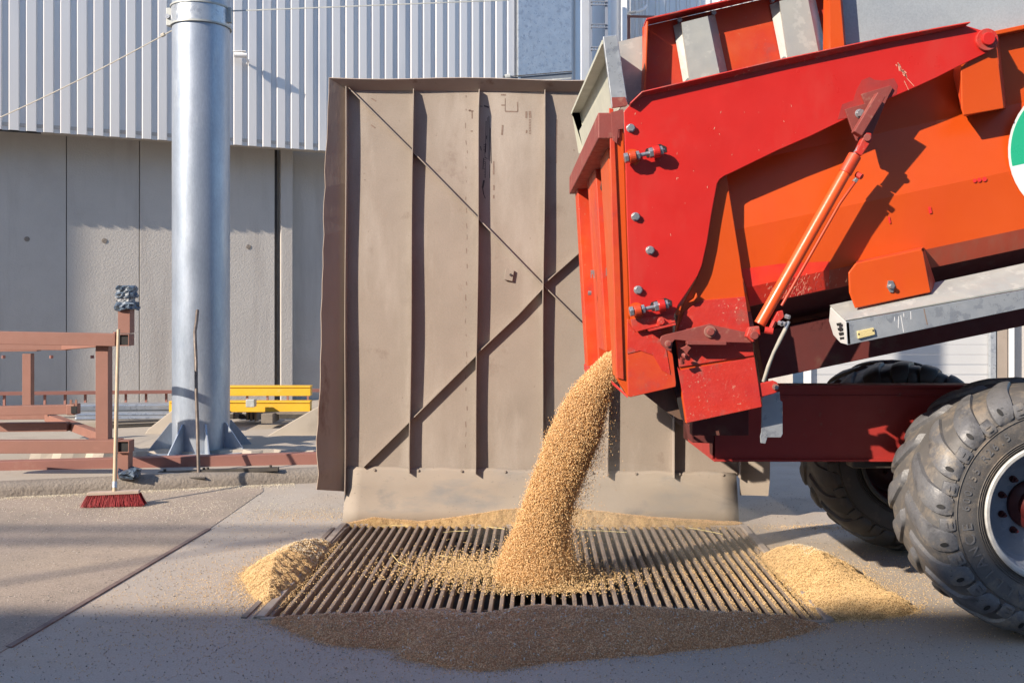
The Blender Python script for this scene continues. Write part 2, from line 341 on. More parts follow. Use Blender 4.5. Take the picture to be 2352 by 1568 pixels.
MB().prism3([a0, a1, Vector((14, 60, 0)), Vector((-40, 60, 0))], (0, 0, .12)).build('raised_slab', M['slab'], kind='structure')

# ================================================================ grate over the pit
grate = empty('floor_grate', (GR(.5, .5)), 'wide steel bar grate set in the ground under the falling grain', 'grate')
NB = 51
for i in range(NB):
    u = i / (NB - 1)
    b = MB().beam(GR(u, -.008, -.030), GR(u, 1.008, -.030), .0225, .056)
    b.build('bar', M['grate'], grate, bevel=.003)
for v in (.12, .30, .48, .66, .84, .965):
    MB().beam(GR(-.01, v, -.125), GR(1.01, v, -.125), .014, .12).build('cross_bar', M['cross'], grate)
fr = MB()
w = .045
for p, q in ((inner[0], inner[1]), (inner[3], inner[2])):
    fr.beam(p + Vector((0, 0, -.03)), q + Vector((0, 0, -.03)), .03, .078)
for p, q in ((inner[1], inner[2]), (inner[0], inner[3])):
    fr.beam(p + Vector((0, 0, -.022)), q + Vector((0, 0, -.022)), w, .08)
fr.build('frame', M['grateside'], grate, bevel=.003)
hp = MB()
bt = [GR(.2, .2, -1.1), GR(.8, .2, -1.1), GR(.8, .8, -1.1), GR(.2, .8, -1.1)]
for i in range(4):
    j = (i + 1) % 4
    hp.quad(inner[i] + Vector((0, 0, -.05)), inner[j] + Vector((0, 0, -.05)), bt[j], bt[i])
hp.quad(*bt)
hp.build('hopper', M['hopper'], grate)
for v in (.66, .84, .965):
    for i in range(NB - 1):
        u = (i + .5) / (NB - 1)
        p = GR(u, v + .02, -.17)
        gu = MB().tube([p + Vector((-.02, 0, .1)), p + Vector((0, .03, .07)), p + Vector((.012, .06, -.02))], .011, 6)
        if v > .9 or 0: gu.build('bar_holder', M['cross'], grate, smooth=True)
for px in (560, 588):
    q0, q1 = G(px, 1418, .004), G(px + 205, 1212, .004)
    MB().beam(q0, q1, .03, .012).build('ground_strip', M['grate'], label='narrow steel strip let into the ground left of the grate, ' + ('the outer one of two' if px == 560 else 'the inner one of two'), cat='strip', group='steel strips beside the grate')

# ================================================================ grain helpers
def chaikin(p, k=2):
    p = np.array(p, float)
    for _ in range(k):
        q = np.roll(p, -1, 0); p = np.stack([.75 * p + .25 * q, .25 * p + .75 * q], 1).reshape(-1, 2)
    return p
def inside(pt, poly):
    x, y = pt[:, 0], pt[:, 1]; c = np.zeros(len(pt), bool); n = len(poly)
    for i in range(n):
        x1, y1 = poly[i]; x2, y2 = poly[(i + 1) % n]
        cond = ((y1 > y) != (y2 > y)) & (x < (x2 - x1) * (y - y1) / (y2 - y1 + 1e-12) + x1); c ^= cond
    return c
def pdist(pt, poly):
    d = np.full(len(pt), 1e9); n = len(poly)
    for i in range(n):
        a = poly[i]; b = poly[(i + 1) % n]; ab = b - a; l = (ab ** 2).sum() + 1e-12
        t = np.clip(((pt - a) @ ab) / l, 0, 1); pr = a + t[:, None] * ab
        d = np.minimum(d, np.sqrt(((pt - pr) ** 2).sum(1)))
    return d
def wob(x, y, f, ph=0): return (np.sin(x * f + ph + 1.7 * np.sin(y * f * .7 + ph)) + np.sin(y * f * 1.3 + ph * 2 + 1.3 * np.sin(x * f * .9)) ) * .5
def nz2(x, y): return .5 * wob(x, y, 9) + .3 * wob(x, y, 21, 1) + .2 * wob(x, y, 47, 2)
OCT = np.array([(0, 1, 2), (1, 3, 2), (3, 4, 2), (4, 0, 2), (1, 0, 5), (3, 1, 5), (4, 3, 5), (0, 4, 5)])
def grains(name, pts, lw, m, label, cat='grain', kind='stuff', dirs=None, flat=1.0, group=None, origin=None):
    n = len(pts); d = rng.normal(size=(n, 3)) if dirs is None else dirs + rng.normal(size=(n, 3)) * .15
    d /= np.linalg.norm(d, axis=1)[:, None]
    a = np.cross(d, rng.normal(size=(n, 3))); a /= np.linalg.norm(a, axis=1)[:, None] + 1e-9; b = np.cross(d, a)
    sc = rng.uniform(.75, 1.2, n)[:, None]; l, w_ = lw
    V = np.stack([pts + d * l / 2 * sc, pts + a * w_ / 2 * sc, pts + b * w_ / 2 * flat * sc, pts - d * l / 2 * sc, pts - a * w_ / 2 * sc, pts - b * w_ / 2 * flat * sc], 1)
    # ring 0:+d 1:+a 3:-d 4:-a ; poles 2,5
    T = (OCT[None] + (np.arange(n) * 6)[:, None, None]).reshape(-1, 3)
    return np_mesh(name, V.reshape(-1, 3), T, m, label, cat, kind, group, origin=origin)
def heap(name, poly, hf, m, gm, ng, label, lw=(.0075, .0036), res=.013, cat='grain heap', z0=0.0):
    poly = chaikin(poly); lo = poly.min(0) - res; hi = poly.max(0) + res
    xs = np.arange(lo[0], hi[0], res); ys = np.arange(lo[1], hi[1], res)
    X, Y = np.meshgrid(xs, ys); pt = np.stack([X.ravel(), Y.ravel()], 1)
    ins = inside(pt, poly); d = pdist(pt, poly); sdv = np.where(ins, d, -d)
    sdv += .022 * nz2(pt[:, 0] * 3, pt[:, 1] * 3)
    h = np.where(sdv > 0, hf(pt[:, 0], pt[:, 1], np.maximum(sdv, 0)), -.02 - 0 * sdv) + z0
    nx, ny = len(xs), len(ys); idx = np.arange(nx * ny).reshape(ny, nx)
    q = np.stack([idx[:-1, :-1], idx[:-1, 1:], idx[1:, 1:], idx[1:, :-1]], -1).reshape(-1, 4)
    keep = (sdv[q] > 0).any(1); q = q[keep]
    o = np_mesh(name, np.column_stack([pt, h]), q, m, label, cat, 'stuff', smooth=True)
    # loose kernels on the surface
    k = int(ng); c = rng.uniform(lo, hi, (k * 3, 2)); s_ = inside(c, poly); c = c[s_][:k]; dd = pdist(c, poly)
    dd = np.maximum(dd + .022 * nz2(c[:, 0] * 3, c[:, 1] * 3), 0)
    hh = np.where(dd > 0, hf(c[:, 0], c[:, 1], dd), 0) + z0
    return o, np.column_stack([c, hh + .0018])

def fringe(poly, n, sd_):
    p = chaikin(poly); i = rng.integers(0, len(p), n); q = np.roll(p, -1, 0); t = rng.uniform(0, 1, n)[:, None]
    e_ = p[i] * (1 - t) + q[i] * t; return np.column_stack([e_ + rng.normal(0, 1, (n, 2)) * sd_ * rng.uniform(.2, 1.6, (n, 1)), np.full(n, .003)])
def gp(l): return [tuple(G(x, y).xy) for x, y in l]
# front brown heap, in the shade
def hfront(x, y, d):
    A_ = .135 + .025 * np.sin(x * 2.1 + .4)
    return A_ * (1 - np.exp(-d * .75 / A_)) * (1 + .16 * nz2(x, y)) + .004 * nz2(x * 4, y * 4)
fp = gp([(610, 1426), (700, 1419), (800, 1419), (900, 1414), (980, 1408), (1050, 1408), (1090, 1422), (1120, 1420), (1170, 1408), (1250, 1402), (1400, 1408), (1600, 1413), (1760, 1424), (1896, 1432),
         (1880, 1442), (1830, 1462), (1690, 1484), (1500, 1503), (1350, 1514), (1250, 1524), (1150, 1540), (1060, 1540), (970, 1522), (918, 1514), (915, 1492), (850, 1488), (760, 1484), (705, 1466), (650, 1440)])
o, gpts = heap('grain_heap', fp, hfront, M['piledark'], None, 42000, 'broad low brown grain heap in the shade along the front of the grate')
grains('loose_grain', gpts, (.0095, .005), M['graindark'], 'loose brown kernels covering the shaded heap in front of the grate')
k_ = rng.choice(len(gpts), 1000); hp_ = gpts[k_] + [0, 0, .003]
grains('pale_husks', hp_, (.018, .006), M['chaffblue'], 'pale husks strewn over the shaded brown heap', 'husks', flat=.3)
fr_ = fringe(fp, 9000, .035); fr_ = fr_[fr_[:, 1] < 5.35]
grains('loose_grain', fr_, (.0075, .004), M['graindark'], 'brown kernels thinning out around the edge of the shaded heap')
# left heap
lp = gp([(548, 1318), (600, 1290), (640, 1268), (690, 1252), (765, 1246), (752, 1262), (722, 1300), (690, 1336), (655, 1368), (625, 1392), (590, 1385), (566, 1350)])
cL = G(672, 1300).xy
def hleft(x, y, d):
    A_ = .15
    return A_ * (1 - np.exp(-d * .85 / A_)) * (1 + .12 * nz2(x, y)) + .006 * nz2(x * 3, y * 3)
o, gl = heap('grain_heap', lp, hleft, M['pile'], None, 24000, 'small golden grain heap at the left edge of the grate')
grains('loose_grain', gl, (.0085, .0044), M['heapgrain'], 'loose golden kernels on the heap left of the grate')
k_ = rng.choice(len(gl), 5000); k_ = k_[(gl[k_, 1] > cL.y + .05)]
grains('chaff', gl[k_] + [0, 0, .003], (.013, .005), M['chaff'], 'pale chaff on the back of the left grain heap', 'chaff', flat=.35)
grains('loose_grain', fringe(lp, 5000, .045), (.0078, .004), M['grain'], 'golden kernels thinning out around the left heap')
# right heap
rp = gp([(1742, 1275), (1790, 1262), (1850, 1262), (1920, 1285), (1975, 1318), (2010, 1345), (2060, 1372), (2118, 1402), (2070, 1418), (1960, 1424), (1895, 1424), (1860, 1392), (1820, 1352), (1775, 1305)])
cR = np.array(G(1850, 1318).xy)
def hright(x, y, d):
    r_ = np.hypot((x - cR[0]) * .8, y - cR[1]); A_ = .07 + .17 * np.exp(-(r_ / .33) ** 2)
    return A_ * (1 - np.exp(-d * .85 / A_)) * (1 + .08 * nz2(x, y)) + .006 * nz2(x * 3, y * 3)
o, gr_ = heap('grain_heap', rp, hright, M['pile'], None, 34000, 'tall golden grain heap between the grate and the near trailer wheel')
grains('loose_grain', gr_, (.0085, .0044), M['heapgrain'], 'loose golden kernels on the heap right of the grate')
k_ = rng.choice(len(gr_), 6000); k_ = k_[(gr_[k_, 1] > cR[1] + .02) & (gr_[k_, 0] > cR[0] + .02)]
grains('chaff', gr_[k_] + [0, 0, .003], (.013, .005), M['chaff'], 'pale chaff on the far slope of the right grain heap', 'chaff', flat=.35)
grains('loose_grain', fringe(rp, 6000, .045), (.0078, .004), M['grain'], 'golden kernels thinning out around the right heap')
# ridge along the skirt
ridge = [(800, 1207), (900, 1207), (1696, 1211), (1700, 1206), (1600, 1196), (1450, 1192), (1300, 1188), (1150, 1188), (1050, 1192), (930, 1197), (800, 1200)]
yb = BL.y
def hridge(x, y, d):
    px = CX + x * F / 7.4
    c_ = np.interp(px, [790, 850, 900, 960, 1060, 1160, 1250, 1330, 1430, 1500, 1600, 1700], [.005, .045, .03, .015, .055, .105, .12, .11, .075, .05, .03, .012])
    return np.minimum(c_, d * 1.0 + .004) + .003 * nz2(x * 3, y * 3)
rg_ = gp([(786, 1206), (1000, 1206.5), (1250, 1208), (1500, 1209), (1705, 1210), (1704, 1199), (1500, 1192), (1250, 1185), (1100, 1187), (950, 1190), (786, 1200)])
o, gb = heap('grain_heap', rg_, hridge, M['pile'], None, 14000, 'long thin ridge of grain along the foot of the brown screen', res=.01)
grains('loose_grain', gb, (.0075, .004), mat('warm_grain', (.55, .33, .15), (.6, .4, .2), 6, .6, island=(.68, .48, .27)), 'loose kernels on the ridge at the foot of the screen')

# falling stream
SY = np.array([790, 830, 865, 905, 950, 1000, 1050, 1100, 1150, 1200, 1240, 1280, 1310, 1345, 1362])
SL = np.array([1412, 1372, 1337, 1305, 1280, 1256, 1240, 1221, 1202, 1186, 1166, 1151, 1141, 1147, 1175])
SR = np.array([1432, 1432, 1424, 1402, 1391, 1380, 1360, 1338, 1318, 1306, 1304, 1308, 1312, 1312, 1300])
def stream_pt(t, ang, rr):
    y = t; xl = np.interp(y, SY, SL); xr = np.interp(y, SY, SR)
    d0 = 5.98
    mid = (xl + xr) / 2; hw = (xr - xl) / 2
    X = (mid + hw * rr * np.cos(ang) - CX) * d0 / F
    Yd = d0 + np.minimum(hw * d0 / F, .24) * .8 * rr * np.sin(ang)
    Z = H + (HY - y) * d0 / F
    return np.stack([X, Yd, Z], -1)
tt = np.linspace(795, 1352, 110); aa = np.linspace(0, 2 * math.pi, 49)[:-1]
TT, AA = np.meshgrid(tt, aa, indexing='ij')
rad = .74 + .05 * np.sin(AA * 3 + TT * .03) + .04 * np.sin(AA * 7 + TT * .055) + .03 * np.sin(TT * .11 + AA * 2)
rad = np.where(np.cos(AA) > .3, rad - .10 * np.clip((TT - 850) / 300, 0, 1), rad)
V = stream_pt(TT.ravel(), AA.ravel(), rad.ravel()); V[:, 2] = np.maximum(V[:, 2], .0)
nA = len(aa); q = []
for i in range(len(tt) - 1):
    for k in range(nA): q.append((i * nA + k, i * nA + (k + 1) % nA, (i + 1) * nA + (k + 1) % nA, (i + 1) * nA + k))
stream = empty('grain_stream', (.15, 5.98, 0), 'thick stream of golden grain pouring from the trailer tailgate onto the grate', 'grain')
stream['kind'] = 'stuff'
np_mesh('dense_grain', V, np.array(q), M['graincore'], smooth=True, parent=stream)
def kernels(n, r0, r1, lo=795, hi=1356, bias=None):
    t = rng.uniform(lo, hi, n) if bias is None else lo + (hi - lo) * rng.power(bias, n)
    a = rng.uniform(0, 2 * math.pi, n); r_ = rng.uniform(r0, r1, n)
    a = np.where(np.sin(a) > .4, -a, a)
    return t, a, r_
parts = []
t, a, r_ = kernels(112000, .70, 1.0); parts.append(stream_pt(t, a, r_))
t, a, r_ = kernels(22000, .9, 1.0, 800, 1356, 1.2); r_ = .97 + rng.exponential(.055, len(r_)); parts.append(stream_pt(t, a, r_))
t, a, r_ = kernels(9000, .9, 1.0, 1180, 1356, 2.5); r_ = .97 + rng.exponential(.05, len(r_)); parts.append(stream_pt(t, a, r_))
t, a, r_ = kernels(9000, .85, 1.0, 900, 1356, 1.5); p_ = stream_pt(t, a * .25, r_); p_[:, 0] += rng.exponential(.034, len(p_)) * np.interp(t, [930, 1200, 1356], [.5, 1.3, 1.0]); parts.append(p_)
SP = np.concatenate(parts); SP = SP[SP[:, 2] > .005]
dv = np.tile(np.array([-.18, 0, -1.0]), (len(SP), 1))
o = grains('falling_kernels', SP, (.0118, .0035), M['grainstream'], None, None, None, dirs=dv, origin=(.15, 5.98, 0))
o.parent = stream; o.location = (0, 0, 0)
o['label'] = 'bright falling kernels of the grain stream'
# splash over the grate
n = 6000
sx = rng.normal(0, 1, n); sy = rng.normal(0, 1, n)
c0 = np.array(G(1235, 1318).xy)
spx = c0[0] - .08 + sx * .30 - .08 * np.abs(sx); spy = c0[1] + .03 + sy * .17
spz = np.abs(rng.exponential(.035, n)) * np.exp(-((spx - c0[0]) / .45) ** 2) + .004
grains('splashing_grain', np.column_stack([spx, spy, spz]), (.0115, .0065), M['grain'], 'loose kernels bouncing off the grate around the foot of the stream')
n = 3200
spx = G(1060, 1300).x + rng.normal(0, .24, n); spy = G(1060, 1305).y + rng.normal(0, .20, n)
grains('splashing_grain', np.column_stack([spx, spy, rng.exponential(.014, n) + .004]), (.0115, .0065), M['grain'], 'kernels scattered over the grate bars left of the stream')
n = 3600; ca_ = np.array(G(1310, 1335).xy); rx_ = rng.exponential(.16, n) - .08
grains('splashing_grain', np.column_stack([ca_[0] + rx_, ca_[1] + rng.normal(.08, .15, n), rng.exponential(.05, n) * np.exp(-np.abs(rx_) / .2) + .004]), (.0105, .0055), M['grain'], 'kernels spraying off to the right of the stream foot')
n = 2600; ca_ = np.array(G(1235, 1352).xy)
grains('splashing_grain', np.column_stack([ca_[0] + rng.normal(0, .20, n), ca_[1] - np.abs(rng.normal(0, .06, n)), rng.exponential(.018, n) + .003]), (.0105, .0055), M['grain'], 'kernels spraying forward from the stream foot')
# kernels resting on the bars
def onbars(n, uf, vf, name, lbl):
    u = np.round(np.clip(uf(n), 0, 1) * (NB - 1)) / (NB - 1); v = np.clip(vf(n), 0.01, .99)
    b0, b1, f0, f1 = [np.array(q.xy) for q in (BL, BR, FL, FR)]
    p = (b0 * (1 - u)[:, None] + b1 * u[:, None]) * (1 - v)[:, None] + (f0 * (1 - u)[:, None] + f1 * u[:, None]) * v[:, None]
    p[:, 0] += rng.uniform(-.012, .012, n)
    grains(name, np.column_stack([p, np.full(n, .001)]), (.0078, .0042), M['grain'], lbl)
onbars(9000, lambda n: 1 - rng.beta(1, 3.2, n) * .42, lambda n: rng.beta(2.2, 1.3, n), 'loose_grain', 'kernels lying on the right-hand bars of the grate')
onbars(900, lambda n: rng.uniform(0, .6, n), lambda n: rng.uniform(0, 1, n), 'loose_grain', 'a few kernels lying on the left-hand bars of the grate')
onbars(500, lambda n: rng.beta(1, 3, n) * .2, lambda n: rng.beta(4, 1, n), 'loose_grain', 'kernels at the front left corner of the grate')
# scatter on the ground
def scatter(pts_fn, n, name, lbl, m='grain', lw=(.0078, .0042), z=.002, flat=1, cat='grain'):
    p = pts_fn(n); grains(name, np.column_stack([p, np.full(len(p), z)]), lw, M[m], lbl, cat, flat=flat)
def not_grate(p):
    q = np.array([tuple(inner[k].xy) for k in range(4)]); return p[~inside(p, q)]
def sc1(n):
    c = np.array(G(600, 1350).xy); return not_grate(np.column_stack([c[0] - np.abs(rng.normal(0, .42, n)) + .25, c[1] + rng.normal(0, .45, n)]))
def sc2(n):
    c = np.array(G(2000, 1360).xy); return not_grate(np.column_stack([c[0] + rng.normal(.1, .5, n), c[1] + rng.normal(.1, .45, n)]))
def sc3(n): return not_grate(np.column_stack([rng.uniform(-2.4, 2.9, n), rng.uniform(3.9, 7.6, n)]))
def sc4(n): return not_grate(np.column_stack([rng.normal(-.3, 1.0, n), rng.normal(4.9, .35, n)]))
def sc5(n):
    t_ = rng.uniform(-6, -.2, n); off = rng.exponential(.07, n) + .01
    return np.column_stack([K0.x + KD.x * t_ + KN.x * off, K0.y + KD.y * t_ + KN.y * off])
def sc6(n):
    c = np.array(G(740, 1185).xy); return not_grate(np.column_stack([c[0] + rng.normal(0, .35, n) - .1, c[1] + rng.normal(0, .16, n)]))
scatter(sc1, 5200, 'loose_grain', 'kernels scattered on the concrete around the left grain heap')
scatter(sc2, 4200, 'loose_grain', 'kernels scattered on the concrete around the right grain heap')
scatter(sc3, 4500, 'loose_grain', 'single kernels spread thinly over the whole yard')
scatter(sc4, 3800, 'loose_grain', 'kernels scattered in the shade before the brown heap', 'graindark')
scatter(sc5, 7000, 'chaff', 'pale chaff swept along the foot of the kerb', 'chaff', (.013, .005), .006, .35, 'chaff')
scatter(lambda n: np.column_stack([rng.normal(-2.9, .75, n), rng.normal(8.15, .28, n)]), 1800, 'chaff', 'thin chaff on the asphalt before the broom', 'chaff', (.012, .005), .006, .35, 'chaff')
scatter(sc6, 1100, 'loose_grain', 'kernels on the pale concrete left of the screen foot')
scatter(lambda n: np.column_stack([rng.normal(2.55, .35, n), rng.normal(7.45, .06, n)]), 1500, 'loose_grain', 'kernels in a thin line right of the screen foot')
M['grit'] = mat('grit', (.16, .14, .125), None, 5, .8, island=(.52, .48, .43))
scatter(lambda n: not_grate(np.column_stack([rng.uniform(-4.4, 4.2, n), 3.6 + 5.2 * rng.power(.8, n)])), 12000, 'grit', 'fine grit and dust specks lying over the yard surface', 'grit', (.010, .007), .004, .7, 'grit')
# straw stalks
for (pts, lb) in (([(872, 1208), (900, 1206), (938, 1207)], 'straw stalk lying at the back left of the grate'),
                  ([(900, 1272), (915, 1290), (935, 1298)], 'bent straw stalk near the centre left of the grate'),
                  ([(1018, 1222), (1045, 1219), (1075, 1219)], 'short straw stalk behind the splash of grain'),
                  ([(1010, 1274), (1045, 1282), (1085, 1284)], 'straw stalk pointing at the splash from the left'),
                  ([(1330, 1217), (1380, 1218), (1440, 1222)], 'long straw stalk right of the stream along the back bars'),
                  ([(1580, 1211), (1620, 1218), (1660, 1226)], 'straw stalk at the back right of the grate'),
                  ([(1090, 1212), (1120, 1209), (1160, 1214)], 'straw stalk just left of the stream at the back')):
    MB().tube([G(x, y, .008) for x, y in pts], .0019, 6).build('straw_stalk', M['straw'], label=lb, cat='straw', group='straw stalks on the grate')

# ================================================================ brown screen behind the pit
D0 = 7.7
scr = empty('screen_wall', P(1245, 1200, 7.66), 'tall dusty brown steel screen with vertical ribs and crossed braces behind the pit', 'screen')
MB().ppx([(799, 205), (1702, 212), (1697, 1092), (794, 1092)], D0, .006).build('sheet', M['panel'], scr)
def wave(a, b, n, amp, sd_):
    r2 = random.Random(sd_); out = []
    for i in range(n + 1):
        t = i / n; k = Vector(a).lerp(Vector(b), t); k.x += r2.uniform(-amp, amp) * (0 if i in (0,) else 1); out.append(k)
    return out
# top lip
tl = MB(); n = 16
lo = [P(799 + (1702 - 799) * i / n, 206 + 6 * i / n, D0 - .004) for i in range(n + 1)]
hi = [P(756 + (1745 - 756) * i / n, 178 + 7 * i / n + (2.5 * math.sin(i * .9)), 7.6) for i in range(n + 1)]
tl.add(lo + hi, [(i, i + 1, i + n + 2, i + n + 1) for i in range(n)])
o = tl.build('top_lip', mat('lip', (.33, .275, .235), (.29, .24, .205), 3, .75, c3=(.15, .075, .045), t3=.57, s3=3.5, w3=.12), scr); o.modifiers.new('s', 'SOLIDIFY').thickness = .008
# side wings
for nm, inn, out, lb in (('left', (799, 206), (756, 178), 'rusty dark side wing bent forward on the left'), ('right', (1702, 212), (1748, 184), 'dusty side wing on the right')):
    wg = MB(); n = 26; A_ = []; B_ = []
    rr = random.Random(3 if nm == 'left' else 5)
    for i in range(n + 1):
        t = i / n
        if nm == 'left':
            pi_ = P(799 - 5 * t, 206 + t * (1128 - 206), D0 - .004)
            xo = np.interp(t, [0, .3, .6, .8, .9, .96, 1], [756, 744, 737, 733, 724, 733, 725]) + rr.uniform(-1.8, 1.8)
            po = P(xo, 178 + t * (1117 - 178) + (3 + 5 * math.sin(t * 40) if i >= n - 1 else 0), 7.6 - .10 * t)
        else:
            pi_ = P(1702 - 3 * t, 212 + t * (1136 - 212), D0 - .004)
            xo = 1748 + 22 * t + rr.uniform(-1.5, 1.5) - (4 if i == n else 0); po = P(xo, 184 + t * (1138 - 184), 7.68 - .02 * t)
        A_.append(pi_); B_.append(po)
    wg.add(A_ + B_, [(i, i + 1, i + n + 2, i + n + 1) for i in range(n)])
    o = wg.build('side_wing', M['panelwing'] if nm == 'left' else M['skirt'], scr, label=lb); o.modifiers.new('s', 'SOLIDIFY').thickness = .007
# skirt
sk = MB(); rowsx = [(1070, D0 - .012), (1078, D0 - .03), (1120, 7.665), (1170, 7.63), (1205, 7.60)]
n = 24; vs = []
for (yy, dd) in rowsx:
    for i in range(n + 1):
        t = i / n; xl = np.interp(yy, [1070, 1205], [797, 786]); xr = np.interp(yy, [1070, 1205], [1691, 1698])
        vs.append(P(xl + (xr - xl) * t, yy + (2.0 * math.sin(i * 1.9) if yy < 1100 else 0) + t * (14 if yy < 1100 else 0), dd))
fs = [(r_ * (n + 1) + i, r_ * (n + 1) + i + 1, (r_ + 1) * (n + 1) + i + 1, (r_ + 1) * (n + 1) + i) for r_ in range(4) for i in range(n)]
o = sk.add(vs, fs).build('skirt', M['skirt'], scr, smooth=2); o.modifiers.new('s', 'SOLIDIFY').thickness = .006
for i in range(9):
    MB().hexb(P(860 + i * 100, 1078 + i * 1.4, D0 - .028), .010, .012).build('rivet', M['panel'], scr)
# ribs
ribs = [((798, 203), (795, 1132)), ((951, 207), (942, 1084)), ((1101, 208), (1093, 1086)), ((1251, 209), (1244, 1088)), ((1401, 210), (1394, 1091)), ((1551, 211), (1545, 1094)), ((1699, 212), (1696, 1095))]
for k, (a_, b_) in enumerate(ribs):
    n = 22; mb = MB(); r2 = random.Random(k + 20); rowv = []
    for i in range(n + 1):
        t = i / n; px = a_[0] + (b_[0] - a_[0]) * t + 1.0 * math.sin(t * 9 + k * 2) * (1 if 0 < i < n else 0); py = a_[1] + (b_[1] - a_[1]) * t
        c = P(px, py, D0); dp = .075 + .004 * math.sin(t * 11 + k) - (.03 * max(0, 1 - t * 25) if k else 0)
        for (dx, dy) in ((-.0035, 0), (.0035, 0), (.0035, -dp), (-.0035, -dp)): rowv.append(c + Vector((dx, dy, 0)))
    fs = [(i * 4 + j, i * 4 + (j + 1) % 4, (i + 1) * 4 + (j + 1) % 4, (i + 1) * 4 + j) for i in range(n) for j in range(4)] + [(3, 2, 1, 0), (n * 4, n * 4 + 1, n * 4 + 2, n * 4 + 3)]
    mb.add(rowv, fs).build('rib', M['panel'], scr)
def brace(pts, dp=.045):
    for (x0, y0), (x1, y1) in zip(pts[:-1], pts[1:]):
        p0, p1 = P(x0, y0, D0), P(x1, y1, D0); a = (p1 - p0).normalized(); u = Vector((0, 1, 0)).cross(a).normalized() * .004
        m_ = MB().prism3([p0 - u, p0 + u, p1 + u, p1 - u], (0, -dp, 0))
        m_.build('brace', M['panel'], scr)
brace([(803, 205), (950, 351), (1099, 503), (1247, 655), (1345, 752), (1394, 805), (1545, 960), (1690, 1085)], .048)
brace([(835, 1071), (943, 965), (1097, 812)], .05); brace([(1099, 808), (1190, 722), (1246, 662)], .05)
brace([(1249, 652), (1330, 580), (1420, 500), (1550, 380), (1690, 240)], .05)
# small lug plate, weld marks, stains and scrawled marks
MB().ppx([(1161, 617), (1181, 621), (1177, 646), (1158, 642)], D0 - .022, .018).build('lug_plate', M['panel'], scr, bevel=.002)
MB().cyl(P(1173, 631, D0 - .03), P(1173, 631, D0 - .022), .010, 12).build('lug_hole', M['ink'], scr)  # solid black disc painted in for the dark hole
st = MB()
def mark(mb, x0, y0, x1, y1, w_, d=D0 - .0012):
    p0, p1 = P(x0, y0, d), P(x1, y1, d); a = (p1 - p0).normalized(); u = Vector((0, 1, 0)).cross(a).normalized() * w_ / 2
    mb.quad(p0 - u, p1 - u, p1 + u, p0 + u)
ZC = lambda a, b: ((1130 + a / 5.807) * .9408, (230 + b / 5.807) * .9408)
for (a, b, c, d_, w_) in ((600, 60, 600, 240, .006), (600, 245, 775, 250, .01), (775, 110, 778, 250, .009), (540, 10, 610, 12, .012), (545, 157, 600, 158, .009),
                          (565, 440, 555, 580, .014), (900, 245, 900, 340, .016), (950, 240, 955, 340, .02), (905, 510, 900, 555, .012), (80, 235, 150, 240, .01),
                          (100, 215, 100, 245, .008), (130, 240, 132, 350, .009), (110, 525, 140, 525, .009), (1330, 360, 1325, 700, .011), (1325, 700, 1325, 980, .008),
                          (437, 950, 437, 1140, .011), (440, 1290, 440, 1360, .012), (437, 1430, 437, 1480, .012), (1560, 1290, 1560, 1350, .012), (1565, 790, 1585, 800, .01)):
    x0, y0 = ZC(a, b); x1, y1 = ZC(c, d_); mark(st, x0, y0, x1, y1, w_)
for yy in range(360, 560, 22):
    x0, y0 = ZC(935, yy); x1, y1 = ZC(965, yy + 6); mark(st, x0, y0, x1, y1, .007)
for k in range(26):
    x0, y0 = 1071 + random.uniform(-2, 2), 200 + k * 32 + random.uniform(-8, 8); mark(st, x0, y0 + 25, x0 + random.uniform(-1.5, 1.5), y0 + 25 + random.uniform(4, 14), random.uniform(.004, .008))
for (a, b, c, d_) in ((853, 226, 864, 233), (852, 287, 862, 294), (790, 234, 800, 237), (792, 285, 800, 290)): mark(st, a, b, c, d_, .01)
st.build('rust_marks', M['stain'], scr, fix=False)
ink = MB()
for (a, b, c, d_, w_) in ((370, 310, 385, 950, .006), (352, 330, 360, 930, .004), (330, 380, 325, 700, .005), (392, 480, 405, 980, .005), (335, 590, 330, 640, .008),
                          (325, 700, 318, 830, .01), (295, 905, 285, 1065, .006), (330, 900, 325, 905, .03), (320, 960, 318, 1190, .004), (385, 1000, 380, 1190, .004),
                          (300, 1220, 280, 1330, .014), (280, 1330, 295, 1420, .008), (295, 1420, 320, 1480, .006), (300, 165, 370, 190, .012), (245, 170, 280, 175, .006), (250, 740, 262, 800, .006)):
    x0, y0 = ZC(a, b); x1, y1 = ZC(c, d_); mark(ink, x0, y0, x1, y1, w_)
for k in range(16):
    x0, y0 = ZC(322, 720 + k * 30); x1, y1 = ZC(302 + random.uniform(-8, 8), 722 + k * 30 + random.uniform(-8, 8)); mark(ink, x0, y0, x1, y1, .004)
ink.build('scrawled_marks', M['ink'], scr, fix=False)

# ================================================================ warehouse
A0 = Vector((-6.741, 14.0, 0)); WD = Vector((.911, .412, 0)).normalized(); WN = Vector((WD.y, -WD.x, 0))
def sx_(px):
    u = (px - CX) / F; return (u * A0.y - A0.x) / (WD.x - u * WD.y)
def W(s, z, off=0): p = A0 + WD * s + WN * off; return Vector((p.x, p.y, z))
wh = empty('warehouse', W(3, 0), 'warehouse with ribbed pale metal cladding above grey concrete panels', 'building')
def corr(name, s_a, s_b, z0, z1, off, pitch, dep, m, parent):
    mb = MB(); pr = []; s = s_a
    while s < s_b:
        pr += [(s, off), (s + pitch * .52, off), (s + pitch * .60, off - dep), (s + pitch * .92, off - dep)]; s += pitch
    pr = [p for p in pr if p[0] <= s_b]
    n = len(pr); vs = [W(a, z0, b) for a, b in pr] + [W(a, z1, b) for a, b in pr]
    mb.add(vs, [(i, i + 1, i + 1 + n, i + n) for i in range(n - 1)])
    return mb.build(name, m, parent, fix=False)
ZE = 4.2
